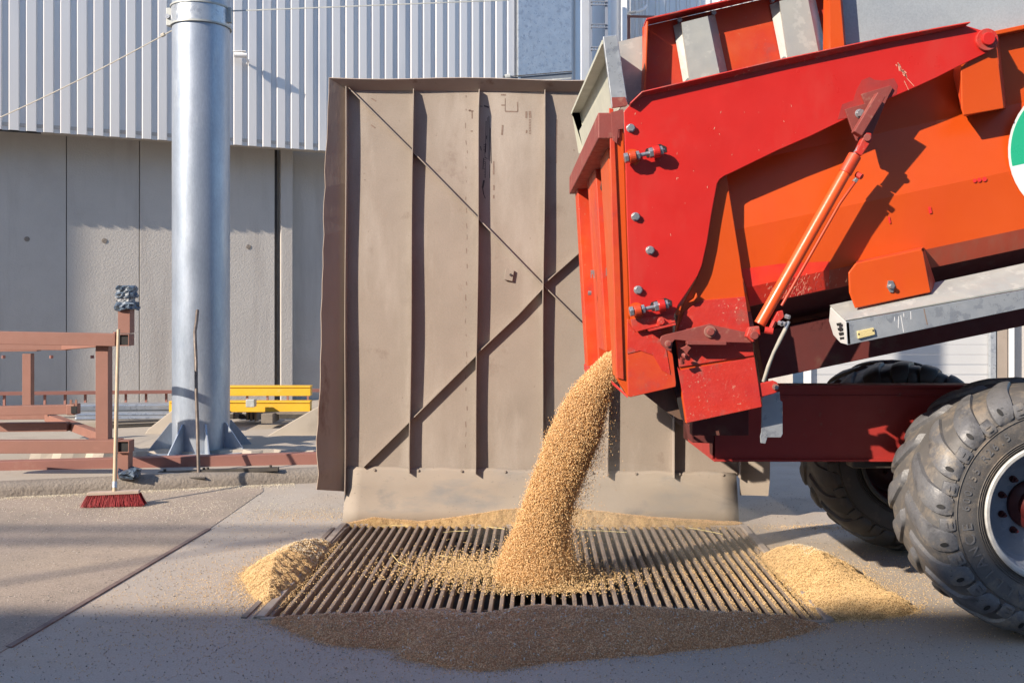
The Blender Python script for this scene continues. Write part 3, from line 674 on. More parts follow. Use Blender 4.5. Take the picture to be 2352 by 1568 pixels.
corr('cladding', sx_(-700), sx_(1332), ZE, 9.6, 0, .222, .042, M['clad'], wh)
bl = MB()
s = sx_(-160); i = 0
while s < sx_(1180):
    bl.hexb(W(s + .168, ZE + .10, -.042), .011, .01, WN)
    if i % 1 == 0: bl.hexb(W(s + .168, 6.35 if i % 3 else 6.1, -.042), .011, .01, WN)
    s += .222; i += 1
bl.build('cladding_screw', M['iron'], wh)
# soffit strip and backing
MB().prism3([W(sx_(-700), ZE + .06, -.03), W(sx_(1335), ZE + .06, -.03), W(sx_(1335), ZE + .06, -.64), W(sx_(-700), ZE + .06, -.64)], (0, 0, .05)).build('soffit', M['wallconc'], wh)
MB().beam(W(sx_(-160), ZE + .015, -.06), W(sx_(94), ZE + .015, -.06), .03, .07).build('drip_strip', M['iron'], wh)
joints = [-700, -480, -260, -30, 152, 326, 452, 648]
for a_, b_ in zip(joints[:-1], joints[1:]):
    if b_ == 648 or True:
        sa, sb = sx_(a_) + .005, sx_(b_) - .005
        MB().prism3([W(sa, .1, -.60), W(sb, .1, -.60), W(sb, .1, -.86), W(sa, .1, -.86)], (0, 0, 4.6)).build('concrete_panel', M['wallconc'], wh, bevel=.006)
sa, sb = sx_(648), sx_(1335)
MB().prism3([W(sa, .1, -.78), W(sb, .1, -.78), W(sb, .1, -1.1), W(sa, .1, -1.1)], (0, 0, 4.6)).build('concrete_panel', M['wallconc'], wh, bevel=.006)
MB().prism3([W(sx_(-700), .1, -.85), W(sx_(660), .1, -.85), W(sx_(660), .1, -1.15), W(sx_(-700), .1, -1.15)], (0, 0, 4.5)).build('joint_backing', M['iron'], wh)
for (a, b) in ((62, 549), (240, 553), (571, 567)):
    u_ = (a - CX) / F; q_ = A0 - WN * .598; s_ = (u_ * q_.y - q_.x) / (WD.x - u_ * WD.y); p_ = q_ + WD * s_; p_.z = H + (HY - b) * p_.y / F
    MB().cyl(p_, p_ - WN * -.004, .038, 14).build('anchor_plug', M['kerb'], wh)
dp = MB()
for (a, b) in ((62, 549), (240, 553), (606 * .9408, 602 * .9408)):
    dp.tube([P(a, b, 14.35 + 1.2 * (a / 600)) + WN * .0, P(a, b, 14.35 + 1.2 * (a / 600)) + WN * .02], .03, 10)
sa, sb = sx_(661), sx_(689)
MB().prism3([W(sa, .1, -.68), W(sb, .1, -.68), W(sb, .1, -.56), W(sa, .1, -.56)], (0, 0, 4.3)).build('steel_column', M['wallconc'], wh, bevel=.008)
MB().prism3([W(sx_(648.5), .1, -.74), W(sx_(655), .1, -.74), W(sx_(655), .1, -.66), W(sx_(648.5), .1, -.66)], (0, 0, 4.3)).build('joint_post', M['iron'], wh)
# plain sheet, trims and pipes at the end of the cladding
MB().prism3([W(sx_(1186), 5.55, .01), W(sx_(1308), 5.55, .01), W(sx_(1308), 5.55, .08), W(sx_(1186), 5.55, .08)], (0, 0, 4.0)).build('plain_sheet', M['galv'], wh, bevel=.004)
MB().prism3([W(sx_(1332), .1, -.3), W(sx_(1350), .1, -.3), W(sx_(1350), .1, .05), W(sx_(1332), .1, .05)], (0, 0, 9.4)).build('corner_trim', M['white'], wh, bevel=.006)
tb = empty('shelf_bracket', P(1240, 185, 17), 'dark steel angle bracket above the top of the brown screen', 'bracket')
MB().beam(P(1172, 176, 17), P(1315, 164, 17), .02, .012).build('upper_flange', M['iron'], tb)
MB().ppx([(1174, 178), (1314, 166), (1314, 183), (1174, 181)], 17.03, .01).build('web', mat('bracket_blue', (.10, .12, .15), None, 4, .5), tb)
MB().beam(P(1200, 188, 16.97), P(1312, 180, 16.97), .02, .02).build('lower_flange', M['galvdull'], tb)
MB().cyl(P(1160, 178, 17), P(1172, 176, 17), .05, 12).build('pipe_end', M['galvdull'], tb)

# ladder
lad = empty('wall_ladder', P(1375, 200, 17.5), 'steel ladder with slotted rungs fixed beyond the white corner trim', 'ladder')
for x in (1357, 1393):
    MB().beam(P(x, -60, 17.5), P(x, 700, 17.5), .03, .05, up=(1, 0, 0)).build('rail', mat('ladder_rail', (.16, .18, .22), None, 4, .5) if x == 1357 else bpy.data.materials['ladder_rail'], lad)
for k in range(-1, 12):
    yy = 8 + 52 * k
    for dy in (-3.6, 3.6): MB().beam(P(1357, yy + dy, 17.47), P(1393, yy + dy, 17.47), .03, .014).build('rung', bpy.data.materials['ladder_rail'], lad)
    sl = MB()
    for q in range(5): sl.beam(P(1361 + q * 7, yy - 4, 17.47), P(1361 + q * 7, yy + 4, 17.47), .012, .014, up=(1, 0, 0))
    sl.build('rung', bpy.data.materials['ladder_rail'], lad)
silo = empty('silo', P(1410, 700, 19.0), 'white round silo standing behind the ladder', 'silo')
MB().cyl(P(1377, 1000, 18.6), P(1377, -200, 18.6), .20, 40).build('shell', M['white'], silo, smooth=True)
MB().cyl(P(1412, 1000, 18.3), P(1412, -200, 18.3), .14, 30).build('downpipe', M['clad'], silo, smooth=True)
MB().beam(P(1433, 1000, 18.1), P(1433, -200, 18.1), .14, .1, up=(1, 0, 0)).build('vertical_duct', M['white'], silo)
# far hall with ribs
fh = empty('far_hall', (6, 19.4, 0), 'pale ribbed hall behind the trailer with a white sectional door', 'building')
mb = MB(); pr = []; x = .9
while x < 16:
    pr += [(x, 19.4), (x + .11, 19.4), (x + .13, 19.36), (x + .17, 19.36)]; x += .205
n = len(pr); mb.add([Vector((a, b, 3.6)) for a, b in pr] + [Vector((a, b, 10)) for a, b in pr], [(i, i + 1, i + 1 + n, i + n) for i in range(n - 1)])
mb.build('cladding', M['clad'], fh, fix=False)
MB().box((3.2, 19.7, 1.8), (4.9, .3, 3.7)).build('wall', M['wallconc'], fh)
MB().box((12.9, 19.72, 1.85), (6.2, .3, 3.8)).build('wall', M['wallconc'], fh)
dr = MB()
for k in range(18):
    dr.box(((P(1860, 0, 19.5).x + P(2272, 0, 19.5).x) / 2, 19.52, .12 + .2 * k + .1), (P(2272, 0, 19.5).x - P(1860, 0, 19.5).x, .05, .192))
dr.build('sectional_door', M['door'], fh, bevel=.004)
for a, b, mm in ((1848, 1862, 'white'), (2274, 2286, 'galv'), (2290, 2314, 'panel'), (2318, 2328, 'white')):
    MB().box(((P(a, 0, 19.4).x + P(b, 0, 19.4).x) / 2, 19.42 if mm != 'panel' else 19.45, 1.9), ((b - a) * 19.4 / F, .1, 3.6)).build('door_frame', M[mm], fh)
# caged ladder and railing on the far hall
cl = empty('caged_ladder', P(1470, 30, 18.8), 'white ladder cage hoops high on the far hall', 'ladder cage')
for x in (1442, 1470, 1476): MB().tube([P(x, -100, 18.8), P(x, 110, 18.8)], .018, 8).build('cage_rail', M['white'], cl)
for yy in (30, -18):
    MB().tube([P(1442, yy + 3, 18.9), P(1446, yy, 18.6), P(1462, yy - 3, 18.3), P(1478, yy - 8, 18.4), P(1484, yy - 16, 18.8)], .03, 8).build('cage_hoop', M['white'], cl, smooth=True)
rl = empty('guard_rail', P(1500, 90, 18.5), 'thin rusty guard rail in front of the far hall', 'railing')
MB().tube([P(1430, 38, 18.5), P(1600, 41, 18.5)], .025, 8).build('top_rail', M['railbrown'], rl)
for x in (1444, 1534): MB().beam(P(x, 36, 18.5), P(x, 120, 18.5), .05, .06, up=(1, 0, 0)).build('post', M['railbrown'], rl)

# security camera on the cladding
cc = empty('security_camera', P(555, 142, 14.9), 'small white security camera on the cladding right of the pole', 'camera')
base = W(sx_(563), 0, 0); zc = P(545, 134, base.y).z
a = W(sx_(556), zc, .16)
MB().cyl(a + Vector((-.13, -.04, .0)), a + Vector((.05, 0, .01)), .045, 16).build('housing', M['camwhite'], cc, smooth=True)
MB().box(a + Vector((-.05, -.02, .05)), (.20, .1, .008)).build('sun_shield', M['camwhite'], cc)
MB().cyl(a + Vector((-.136, -.042, .0)), a + Vector((-.129, -.04, .0)), .034, 16).build('lens', M['black'], cc)
MB().tube([a + Vector((.03, 0, -.03)), a + Vector((.06, .05, -.07)), W(sx_(563) + .03, zc - .08, -.0)], .018, 8).build('arm', M['camwhite'], cc, smooth=True)

# ================================================================ big pole
pole = empty('steel_pole', P(462, 1045, 10.4), 'thick galvanised steel pole with triangular base gussets', 'pole')
pc = Vector((P(462, 1045, 10.4).x, 10.4, 0)); prr = .297
MB().cyl(pc + Vector((0, 0, .16)), pc + Vector((0, 0, 9)), prr, 72).build('shaft', M['galvpole'], pole, smooth=True)
MB().cyl(pc + Vector((0, 0, .12)), pc + Vector((0, 0, .165)), prr + .26, 48).build('base_plate', M['galvpole'], pole, bevel=.004)
for k in range(8):
    t = R(22 + 45 * k + 4); dr_ = Vector((math.cos(t), math.sin(t), 0)); tn = Vector((-dr_.y, dr_.x, 0)) * .008
    a = pc + dr_ * (prr - .01); a.z = .165
    pts = [a - tn, a + dr_ * .25 - tn, a + dr_ * .25 - tn + Vector((0, 0, .02)), a + dr_ * .03 - tn + Vector((0, 0, .30)), a - tn + Vector((0, 0, .30))]
    MB().prism3(pts, tn * 2).build('gusset', M['galvpole'], pole, bevel=.002)
cz = P(0, 24, 10.1).z
MB().cyl(pc + Vector((0, 0, cz - .10)), pc + Vector((0, 0, cz + .10)), prr + .010, 72).build('clamp_band', M['galv'], pole, smooth=True)
for zz in (-.10, .10):
    MB().lathe([(prr + .008, -.008), (prr + .022, -.008), (prr + .022, .008), (prr + .008, .008)], (0, 0, 0), 72, True)
    mb = MB(); n = 72; pr = [(prr + .008, -.009), (prr + .02, -.009), (prr + .02, .009), (prr + .008, .009)]
    for r_, z_ in pr:
        for k in range(n):
            t = 2 * math.pi * k / n; mb.v.append(pc + Vector((r_ * math.cos(t), r_ * math.sin(t), cz + zz + z_)))
    for i in range(4):
        for k in range(n): mb.f.append((i * n + k, i * n + (k + 1) % n, ((i + 1) % 4) * n + (k + 1) % n, ((i + 1) % 4) * n + k))
    mb.build('clamp_rim', M['galvdull'], pole, smooth=True)
MB().box(pc + Vector((-prr - .015, -.05, cz - .0)), (.07, .06, .19)).build('clamp_ear', M['galvdull'], pole, bevel=.005)
MB().box(pc + Vector((prr + .02, -.05, cz + .02)), (.05, .05, .16)).build('clamp_ear', M['galvdull'], pole, bevel=.005)
MB().cyl(pc + Vector((-prr - .03, -.10, cz + .0)), pc + Vector((-prr - .03, -.07, cz + .0)), .025, 12).build('clamp_bolt', M['steel'], pole)
MB().beam(pc + Vector((prr + .02, 0, 5.0 - .15)), pc + Vector((prr + 3, .1, 4.88 + .12)), .008, .012).build('stay_rod', M['galvdull'], pole)
r0 = P(400, 68, 10.35); r1 = P(-60, 297, 11.0)
rp_ = [r0.lerp(r1, i / 12) + Vector((0, 0, -.10 * math.sin(math.pi * i / 12) * .35)) for i in range(13)]
rope = MB().tube(rp_, .006, 6); rope.tube([r0.lerp(r1, .045), r0.lerp(r1, .06)], .02, 6)
rope.build('guy_rope', M['wire'], label='thin knotted rope running from the pole down to the left', cat='rope', smooth=True)

# concrete bases near the pole
pl = MB(); nn = 30
ptsf = [P(110 + (735 - 110) * i / nn, 0, 1) for i in range(nn + 1)]
fr_ = []; bk = []
for i in range(nn + 1):
    t = i / nn; dd = 9.95 + .22 * t + .05 * math.sin(i * 1.7) * .6 + .03 * math.sin(i * 4.1)
    fr_.append(Vector((-4.95 + 3.2 * t, dd + .0, .115)))
for f_ in fr_: pl.v.append(f_)
for f_ in fr_: pl.v.append(f_ + Vector((0, .04 + random.uniform(0, .03), .075 + random.uniform(-.012, .01))))
for f_ in fr_: pl.v.append(Vector((f_.x, 11.3, .19)))
for i in range(nn):
    pl.f.append((i, i + 1, i + nn + 2, i + nn + 1)); pl.f.append((i + nn + 1, i + nn + 2, i + 2 * nn + 3, i + 2 * nn + 2))
pl.build('foundation_slab', M['slab'], kind='structure')
pole.location.z += 0
# sloping concrete wedges
MB().prism3([P(395, 942, 12.0), P(340, 985, 12.0), P(330, 1000, 12.0), P(470, 1010, 12.0), P(470, 942, 12.0)], (0, .9, 0)).build('concrete_wedge', M['slab'], label='sloping concrete wedge on the left behind the pole', cat='concrete base', bevel=.01)
MB().prism3([P(760, 925, 11.6), P(722, 938, 11.6), P(640, 985, 11.6), P(610, 1003, 11.6), P(790, 1003, 11.6)], (0, .9, 0)).build('concrete_wedge', M['slab'], label='sloping concrete wedge between the pole and the brown screen', cat='concrete base', bevel=.01)

# ================================================================ steel frame, left
DR = 8.95
rack = empty('storage_rack', P(290, 1105, DR), 'reddish primed rack of welded box sections standing on the kerb', 'rack')
def hb(x0, y0, x1, y1, hp, d0, d1, dep, name='beam', m='rackred', hollow=0, parent=rack):
    p0, p1 = P(x0, y0, d0), P(x1, y1, d1); h_ = hp * d0 / F
    return MB().beam(p0, p1, dep, h_, hollow=hollow).build(name, M[m], parent, bevel=.004)
def vb(x, y0, y1, wp, d, dep, name='post', m='rackred'):
    p0, p1 = P(x, y0, d), P(x, y1, d)
    return MB().beam(p0, p1, wp * d / F, dep, up=(0, 1, 0)).build(name, M[m], rack, bevel=.004)
hb(-60, 774, 270, 780, 29, DR, DR, .11)
hb(-60, 1025, 274, 1024, 29, DR + .0, DR, .11)
vb(290, 700, 765, 28, DR + .01, .11); vb(286, 1036, 1101, 28, DR + .01, .11)
# open tube ends pointing at the camera
for yy in (780, 1023):
    p = P(290, yy, DR)
    MB().beam(p + Vector((0, -.075, 0)), p + Vector((0, .05, 0)), .108, .108, hollow=.007).build('tube_end', M['rackred'], rack)
    MB().box(p + Vector((0, -.03, 0)), (.093, .05, .093)).build('tube_inside', M['black'], rack)  # black plug gives the tube mouth its darkness by colour
vb(239, 794, 1008, 29, DR + .06, .10)
vb(65, 812, 932, 20, DR + 1.6, .08)
hb(-60, 795, 160, 797, 14, DR + 1.0, DR + 1.0, .1); hb(150, 797, 232, 790, 12, DR + .95, DR + .3, .08)
hb(-60, 805, 90, 803, 6, DR + 1.6, DR + 1.6, .1)
hb(-60, 944, 172, 939, 21, DR + .7, DR + .7, .10)
hb(-60, 981, 158, 979, 20, DR + .9, DR + .9, .09)
hb(112, 958, 236, 1003, 17, DR + 1.9, DR + .12, .09, 'diagonal')
hb(-60, 958, 112, 956, 12, DR + 1.9, DR + 1.9, .06)
MB().box(P(169, 939, DR + .66), (.085, .14, .105)).build('end_bracket', M['rackred'], rack, bevel=.01)
MB().box(P(170, 941, DR + .585), (.055, .01, .07)).build('bracket_opening', M['black'], rack)
for x in (163, 175): MB().beam(P(x, 918, DR + .6), P(x, 932, DR + .6), .012, .02, up=(1, 0, 0)).build('bracket_tine', M['rackred'], rack)
MB().box(P(240, 1009, DR + .02), (.30, .14, .010)).build('foot_plate', M['rackred'], rack)
for x in (8, 118, 212, 265): MB().hexb(P(x, 816 if x != 265 else 762, DR + .9 if x != 265 else DR), .018, .03, (0, 0, -1)).build('bolt', M['railbrown'], rack)
# taped post top
tp = MB(); c = P(292, 716, DR + .01)
def crumple(c, w_, z0, z1, amp, sd_, n=18, rows=7):
    r2 = random.Random(sd_); mb = MB()
    for j in range(rows):
        for k in range(n):
            t = 2 * math.pi * k / n; sq = 1 / max(abs(math.cos(t)), abs(math.sin(t))); rr = w_ / 2 * min(sq, 1.28) + r2.uniform(-amp, amp)
            mb.v.append(Vector((c.x + rr * math.cos(t), c.y + rr * math.sin(t), z0 + (z1 - z0) * j / (rows - 1) + r2.uniform(-amp, amp) * .7)))
    for j in range(rows - 1):
        for k in range(n): mb.f.append((j * n + k, j * n + (k + 1) % n, (j + 1) * n + (k + 1) % n, (j + 1) * n + k))
    mb.f.append(tuple(range(n - 1, -1, -1))); mb.f.append(tuple((rows - 1) * n + k for k in range(n))); return mb
zt = P(0, 657, DR).z; zm = P(0, 681, DR).z; zb = P(0, 700, DR).z
crumple(c, .155, zm - .01, zt, .012, 1).build('tape_wrap', M['tape'], rack)
crumple(c, .125, zb, zm, .008, 2).build('white_tape', M['tapewhite'], rack)
crumple(c, .165, zb - .045, zb + .03, .02, 3, rows=4).build('loose_tape', M['tape'], rack)
tg = crumple(P(298, 1108, DR - .03), .16, .125, .20, .03, 9, 14, 5); tg.build('tape_bundle', M['tape'], label='crumpled dark tape at the foot of the frame behind the broom', cat='tape')

# long rail on the ground
def hbx(name, x0, y0, x1, y1, hp, d0, d1, dep, m, lb, cat, group=None):
    p0, p1 = P(x0, y0, d0), P(x1, y1, d1)
    return MB().beam(p0, p1, dep, hp * d0 / F).build(name, M[m], label=lb, cat=cat, group=group, bevel=.004)
hbx('long_beam', -60, 1076, 740, 1054, 33, 9.35, 9.75, .12, 'railbrown', 'long brown primed beam lying on blocks behind the kerb', 'beam')
hbx('support_block', 655, 1076, 690, 1075, 10, 9.7, 9.72, .12, 'railbrown', 'small channel block under the right end of the long brown beam', 'block')
for x0, y0, x1, y1, lb in ((365, 1085, 480, 1081, 'left'), (455, 1081, 640, 1075, 'right')):
    fb = empty('flat_bar', P((x0 + x1) / 2, y0, 9.3), 'black drilled flat bar on the slab behind the kerb, %s of two' % lb, 'bar', 'black flat bars')
    MB().beam(P(x0, y0 + 1, 9.25), P(x1, y1 + 1, 9.28), .07, .03).build('strip', M['iron'], fb)
    for t in (.12, .9): MB().hexb(P(x0 + (x1 - x0) * t, y0 + (y1 - y0) * t - 3, 9.26), .014, .02, (0, 0, 1)).build('bolt', M['iron'], fb)
# fence rail by the wall
fr2 = empty('low_rail', P(200, 930, 13.3), 'low brown rail with short legs in front of the concrete wall', 'rail')
MB().beam(P(-60, 904, 13.2), P(740, 896, 14.6), .08, .045).build('top_rail', M['railbrown'], fr2)
for k in range(17):
    x = 10 + 46.5 * k; dd = 13.2 + 1.4 * (x + 60) / 800
    if x < 735: MB().beam(P(x, 906 - k * .5, dd), P(x, 936 - k * .5, dd), .025, .03, up=(1, 0, 0)).build('leg', M['railbrown'], fr2)
# galvanised guard beams lying
for k, (y0, hh, dd) in enumerate(((934, 17, 12.9), (950, 9, 12.6), (959, 8, 12.4))):
    gbm = MB()
    gbm.beam(P(172, y0 + 1, dd), P(420, y0 - 1, dd + .5), .28 - .05 * k, hh * dd / F)
    gbm.build('guard_beam', M['galv'], label=('upper', 'middle', 'lowest')[k] + ' galvanised profile of the stack lying left of the pole', cat='beam', group='galvanised profiles stacked by the wall', bevel=.02)
# yellow beams
def ybeam(x0, x1, y0, y1, d, lb):
    e_ = empty('yellow_beam', P((x0 + x1) / 2, y1, d), lb, 'beam', 'yellow rack beams')
    MB().ppx([(x0, y0 + 4), (x1, y0 + 4), (x1, y1), (x0, y1)], d, .12).build('web', M['yellow'], e_, bevel=.003)
    MB().ppx([(x0, y0), (x1, y0), (x1, y0 + 4), (x0, y0 + 4)], d - .015, .15).build('top_flange', M['yellow'], e_, bevel=.003)
    return e_
ybeam(430, 713, 886, 909, 13.0, 'upper yellow steel beam stacked right of the pole')
ybeam(388, 712, 921, 946, 12.7, 'lower yellow steel beam resting on the timber block')
MB().box(P(577, 925, 12.5), (.11, .12, .1)).build('clamp_box', M['galvdull'], label='small grey clamp box hanging on the lower yellow beam', cat='clamp', bevel=.008)
pal = empty('timber_pallet', P(620, 972, 12.7), 'weathered timber blocks and boards under the yellow beams', 'pallet')
for x0, x1, y0, y1, d in ((600, 626, 950, 972, 12.45), (565, 570, 945, 965, 12.9), (574, 579, 945, 966, 12.9), (584, 589, 945, 967, 12.9), (535, 540, 948, 962, 13), (700, 705, 948, 962, 12.8)):
    MB().ppx([(x0, y0), (x1, y0), (x1, y1), (x0, y1)], d, .35).build('block', M['wood'], pal, bevel=.004)
MB().ppx([(525, 951), (700, 950), (700, 961), (525, 962)], 13.2, .05).build('board', M['iron'], pal)
MB().ppx([(603, 947), (735, 946), (735, 951), (603, 951)], 12.6, .3).build('board', M['wood'], pal)

# hoe leaning by the pole
hoe = empty('scraper_hoe', P(455, 1098, 9.2), 'thin dark iron scraper standing upright in front of the pole', 'scraper')
zx = lambda a, b: (a * .42, 526.8 + b * .42)
pth = [zx(1080, 442), zx(1075, 500), zx(1066, 560), zx(1068, 620), zx(1072, 720), zx(1074, 900), zx(1080, 1060), zx(1083, 1200), zx(1087, 1350)]
n = len(pth); MB().tube([P(x, y, 9.75 - .55 * i / (n - 1)) for i, (x, y) in enumerate(pth)], .017, 12).build('handle', mat('worn_rod', (.09, .07, .06), (.17, .14, .12), 10, .5, metal=.3), hoe, smooth=True)
MB().prism3([P(427, 1094, 9.25), P(477, 1097, 9.15), P(470, 1099, 9.05), P(435, 1099, 9.05)], (0, 0, .014)).build('blade', M['iron'], hoe)
MB().box(P(456, 1088, 9.25), (.25, .05, .03)).build('blade_holder', M['iron'], hoe, bevel=.004)

# broom
br = empty('yard_broom', P(263, 1164, 8.25), 'yard broom with red bristles leaning on the steel frame', 'broom')
hb0, hb1 = P(263, 1132, 8.22), P(272, 757, 8.80)
MB().tube([hb0, hb0.lerp(hb1, .5), hb1], .016, 14, [.018, .0165, .0145]).build('handle', M['handle'], br, smooth=True)
MB().cyl(hb0.lerp(hb1, .03), hb0.lerp(hb1, .065), .0205, 14).build('ferrule', M['steel'], br)
a, b = P(203, 1133, 8.2), P(321, 1128, 8.26)
MB().beam(a, b, .065, .028).build('head', mat('broom_head', (.42, .33, .27), (.3, .24, .2), 6, .7), br, bevel=.005)
nb = 5200; u = rng.uniform(0, 1, nb); w_ = rng.uniform(-1, 1, nb)
u = np.round(u * 26) / 26 + rng.normal(0, .006, nb); u = np.clip(u, 0, 1)
top = np.array(a)[None] * (1 - u)[:, None] + np.array(b)[None] * u[:, None]; top[:, 1] += w_ * .028; top[:, 2] -= .012
bot = top.copy(); bot[:, 0] += (u - .5) * .07 + rng.normal(0, .012, nb); bot[:, 1] += w_ * .03 + rng.normal(0, .008, nb); bot[:, 2] = .006 + np.abs(rng.normal(0, .009, nb))
ax = np.tile([1., 0, 0], (nb, 1)) * .0012; ay = np.tile([0, 1., 0], (nb, 1)) * .0012
V = np.stack([top - ax, top + ax, top + ay, bot - ax, bot + ax, bot + ay], 1).reshape(-1, 3)
q = np.array([(0, 1, 4, 3), (1, 2, 5, 4), (2, 0, 3, 5)]); T = (q[None] + (np.arange(nb) * 6)[:, None, None]).reshape(-1, 4)
np_mesh('bristles', V, T, M['bristle'], parent=br)

# ================================================================ trailer
tr = empty('tipping_trailer', (2.7, 6.0, 0), 'orange and red tipping trailer tilted up and pouring grain from its tailgate', 'trailer')
DA, DRP, DB = 4.85, 4.90, 4.96
def pp(name, pts, d, t, m, bevel=.003, label=None, parent=tr): return MB().ppx(pts, d, t).build(name, M[m] if isinstance(m, str) else m, parent, bevel=bevel, label=label)
# -- body side: folded sheet, tilted 12 degrees (rows follow the folds)
sl = -.2126
def yl(y0, x0, x): return y0 + sl * (x - x0)
rowsb = [(None, 5.02), (371, 5.02), (523, 4.955), (655, 4.955), (700, 5.0), (762, 5.30)]
x_l = {0: 1655, 1: 1662, 2: 1680, 3: 1712, 4: 1722, 5: 1735}
mb = MB(); vs = []
for k, (y0, dd) in enumerate(rowsb):
    for j in range(2):
        x = x_l[k] if j == 0 else 2900
        y = (yl(76, 2285, x) if k == 0 else yl(y0 + (0, 0, 0, 0, 0, 0)[k], 1711 if k < 3 else 1741, x))
        vs.append(P(x, y, dd))
fs = [(2 * k, 2 * k + 1, 2 * k + 3, 2 * k + 2) for k in range(5)]
o = MB().add(vs[:8], fs[:3]).build('body_side', M['orange'], tr); md = o.modifiers.new('s', 'SOLIDIFY'); md.thickness = .006; md.offset = -1
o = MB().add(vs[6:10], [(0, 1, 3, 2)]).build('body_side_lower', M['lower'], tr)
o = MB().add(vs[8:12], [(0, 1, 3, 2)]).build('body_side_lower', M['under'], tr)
MB().add([P(1716, 660, 4.951), P(1905, 620, 4.951), P(1905, 663, 4.995), P(1722, 703, 4.995)], [(0, 1, 2, 3)]).build('body_side_patch', M['bodyred'], tr)
MB().add([P(1700, 618, 4.9505), P(1790, 606, 4.9505), P(1905, 600, 4.9505), P(1905, 620, 4.951), P(1716, 660, 4.951)], [(0, 1, 2, 3, 4)]).build('body_side_patch', M['bodyred'], tr)
# far side, floor, front of the body so it casts a whole shadow
def T3(x, y, d, dx=0): return P(x, y, d)
pA = P(1735, 763, 5.3); pB = P(2900, yl(762, 1741, 2900), 5.3)
off = Vector((0, 1.6, 0))
MB().prism3([pA, pB, pB + off, pA + off], (0, 0, .03)).build('floor', M['under'], tr)
t0, t1 = P(1480, 250, 5.02), P(2900, yl(76, 2285, 2900), 5.02)
# far wall from the near one mirrored
mb = MB(); YC = 6.06
q0 = [Vector((v.x, 2 * YC - v.y, v.z)) for v in vs]
q0[0] = Vector((t0.x, 2 * YC - 5.02, q0[0].z)); 
mb.add(q0, fs).build('far_side', M['orange'], tr)
# long longitudinal frame member under the body
lf = [(1738, 764), (1757, 872), (2400, 738), (2900, 634), (2900, 500), (2400, 622)]
pp('body_frame', lf, 5.14, .10, 'under')
pp('body_frame', lf, 6.65, .10, 'under')
# near rim at the right
mb = MB(); mb.beam(P(2270, yl(79, 2285, 2270), 4.98), P(2900, yl(79, 2285, 2900), 4.98), .07, 10 * 5 / F).build('top_rim', M['orange'], tr, bevel=.004)
# inside boards above the rim
pp('upper_sheet', [(1900, 170), (1900, -130), (2900, -340), (2900, yl(72, 2285, 2900)), (2285, 74)], 5.03, .01, mat('grey_sheet', (.34, .39, .43), (.39, .43, .46), 2, .5, metal=.2, c3=(.47, .5, .52), t3=.60, s3=4, w3=.08, fine=(120, .2), c4=(.28, .33, .38), l4=(1.2, .5, .2, (1, 1, 1))), 0)
# stake box: orange recessed board with flanges
DP = 5.10
o = pp('extension_board', [(1476, 62), (1900, -36), (1900, 170), (1476, 250)], DP, .01, 'orangeworn', 0)
MB().prism3([P(1478, 64, DP), P(1482, 63, DP), P(1476, 225, DP), P(1472, 226, DP)], (0, -.115, 0)).build('end_flange', M['orange'], tr, bevel=.002)
MB().prism3([P(1478, 61, DP), P(1900, -37, DP), P(1900, -41, DP), P(1478, 57, DP)], (0, -.115, 0)).build('top_flange', M['redworn'], tr, bevel=.002)
MB().add([P(1892, -60, 5.03), P(1890, 130, 5.03), P(1905, -60, 4.93), P(1909, 130, 4.93), P(1925, -60, 4.93), P(1941, 130, 4.93), P(1930, -60, 5.03), P(1945, 130, 5.03)],
         [(0, 1, 3, 2), (2, 3, 5, 4), (4, 5, 7, 6)]).build('stake_post', M['orange'], tr)
for (fa, fb, ga, gb, ha, hb_) in (((890, 175), (1090, 125), (1187, 590), (960, 640), (826, 200), (1245, 575)), ((1640, 10), (1850, -45), (1945, 430), (1712, 482), (1565, 40), (2005, 415))):
    A1, A2, A3, A4 = [P(*Z5(*q), DP - .085) for q in (fa, fb, ga, gb)]
    l0, l1 = P(*Z5(*ha), DP - .01), P(*Z5(gb[0] - 55, gb[1] + 12), DP - .01)
    r0_, r1_ = P(*Z5(fb[0] + 55, fb[1] - 12), DP - .01), P(*Z5(*hb_), DP - .01)
    k0 = P(*Z5(fa[0] - 8, fa[1]), DP - .03); k1 = P(*Z5(gb[0] - 10, gb[1]), DP - .03)
    mb = MB().add([l0, l1, k0, k1, A1, A4, A2, A3, r0_, r1_], [(0, 1, 3, 2), (2, 3, 5, 4), (4, 5, 7, 6), (6, 7, 9, 8)])
    o = mb.build('stake', M['galvdull'], tr); o.modifiers.new('s', 'SOLIDIFY').thickness = .004
for (a, b) in ((935, 625), (1665, 462), (870, 165), (1130, 110), (1580, 10)): MB().hexb(P(*Z5(a, b), DP - .02), .013, .03).build('stake_bolt', M['steel'], tr)
# -- gate arm plate
arm = [(1433, 256), (1445, 243), (1462, 228), (1474, 221), (1787, 152), (2040, 96), (2216, 58), (2249, 68), (2262, 71), (2276, 79), (2284, 93), (2281, 106), (2270, 120),
       (2201, 153), (2150, 179), (2102, 201), (2039, 228), (1943, 273), (1865, 311), (1787, 345), (1723, 376), (1680, 397), (1664, 404), (1653, 412), (1647, 422), (1644, 438),
       (1634, 492), (1624, 556), (1612, 610), (1602, 634), (1588, 656), (1572, 680), (1558, 700), (1549, 722), (1546, 737), (1510, 733), (1470, 731), (1449, 731), (1447, 691), (1441, 540), (1437, 385)]
pp('gate_arm', arm, DA, .014, 'red', .003)
mb = MB(); lip0 = [(1445, 243), (1474, 222), (1787, 153), (2040, 97), (2216, 59)]; lip1 = [(1447, 236), (1474, 210), (1787, 137), (2040, 84), (2228, 50)]
n = 5; mb.add([P(x, y, DA + .002) for x, y in lip0] + [P(x, y, DA - .040) for x, y in lip1], [(i, i + 1, i + n + 1, i + n) for i in range(n - 1)])
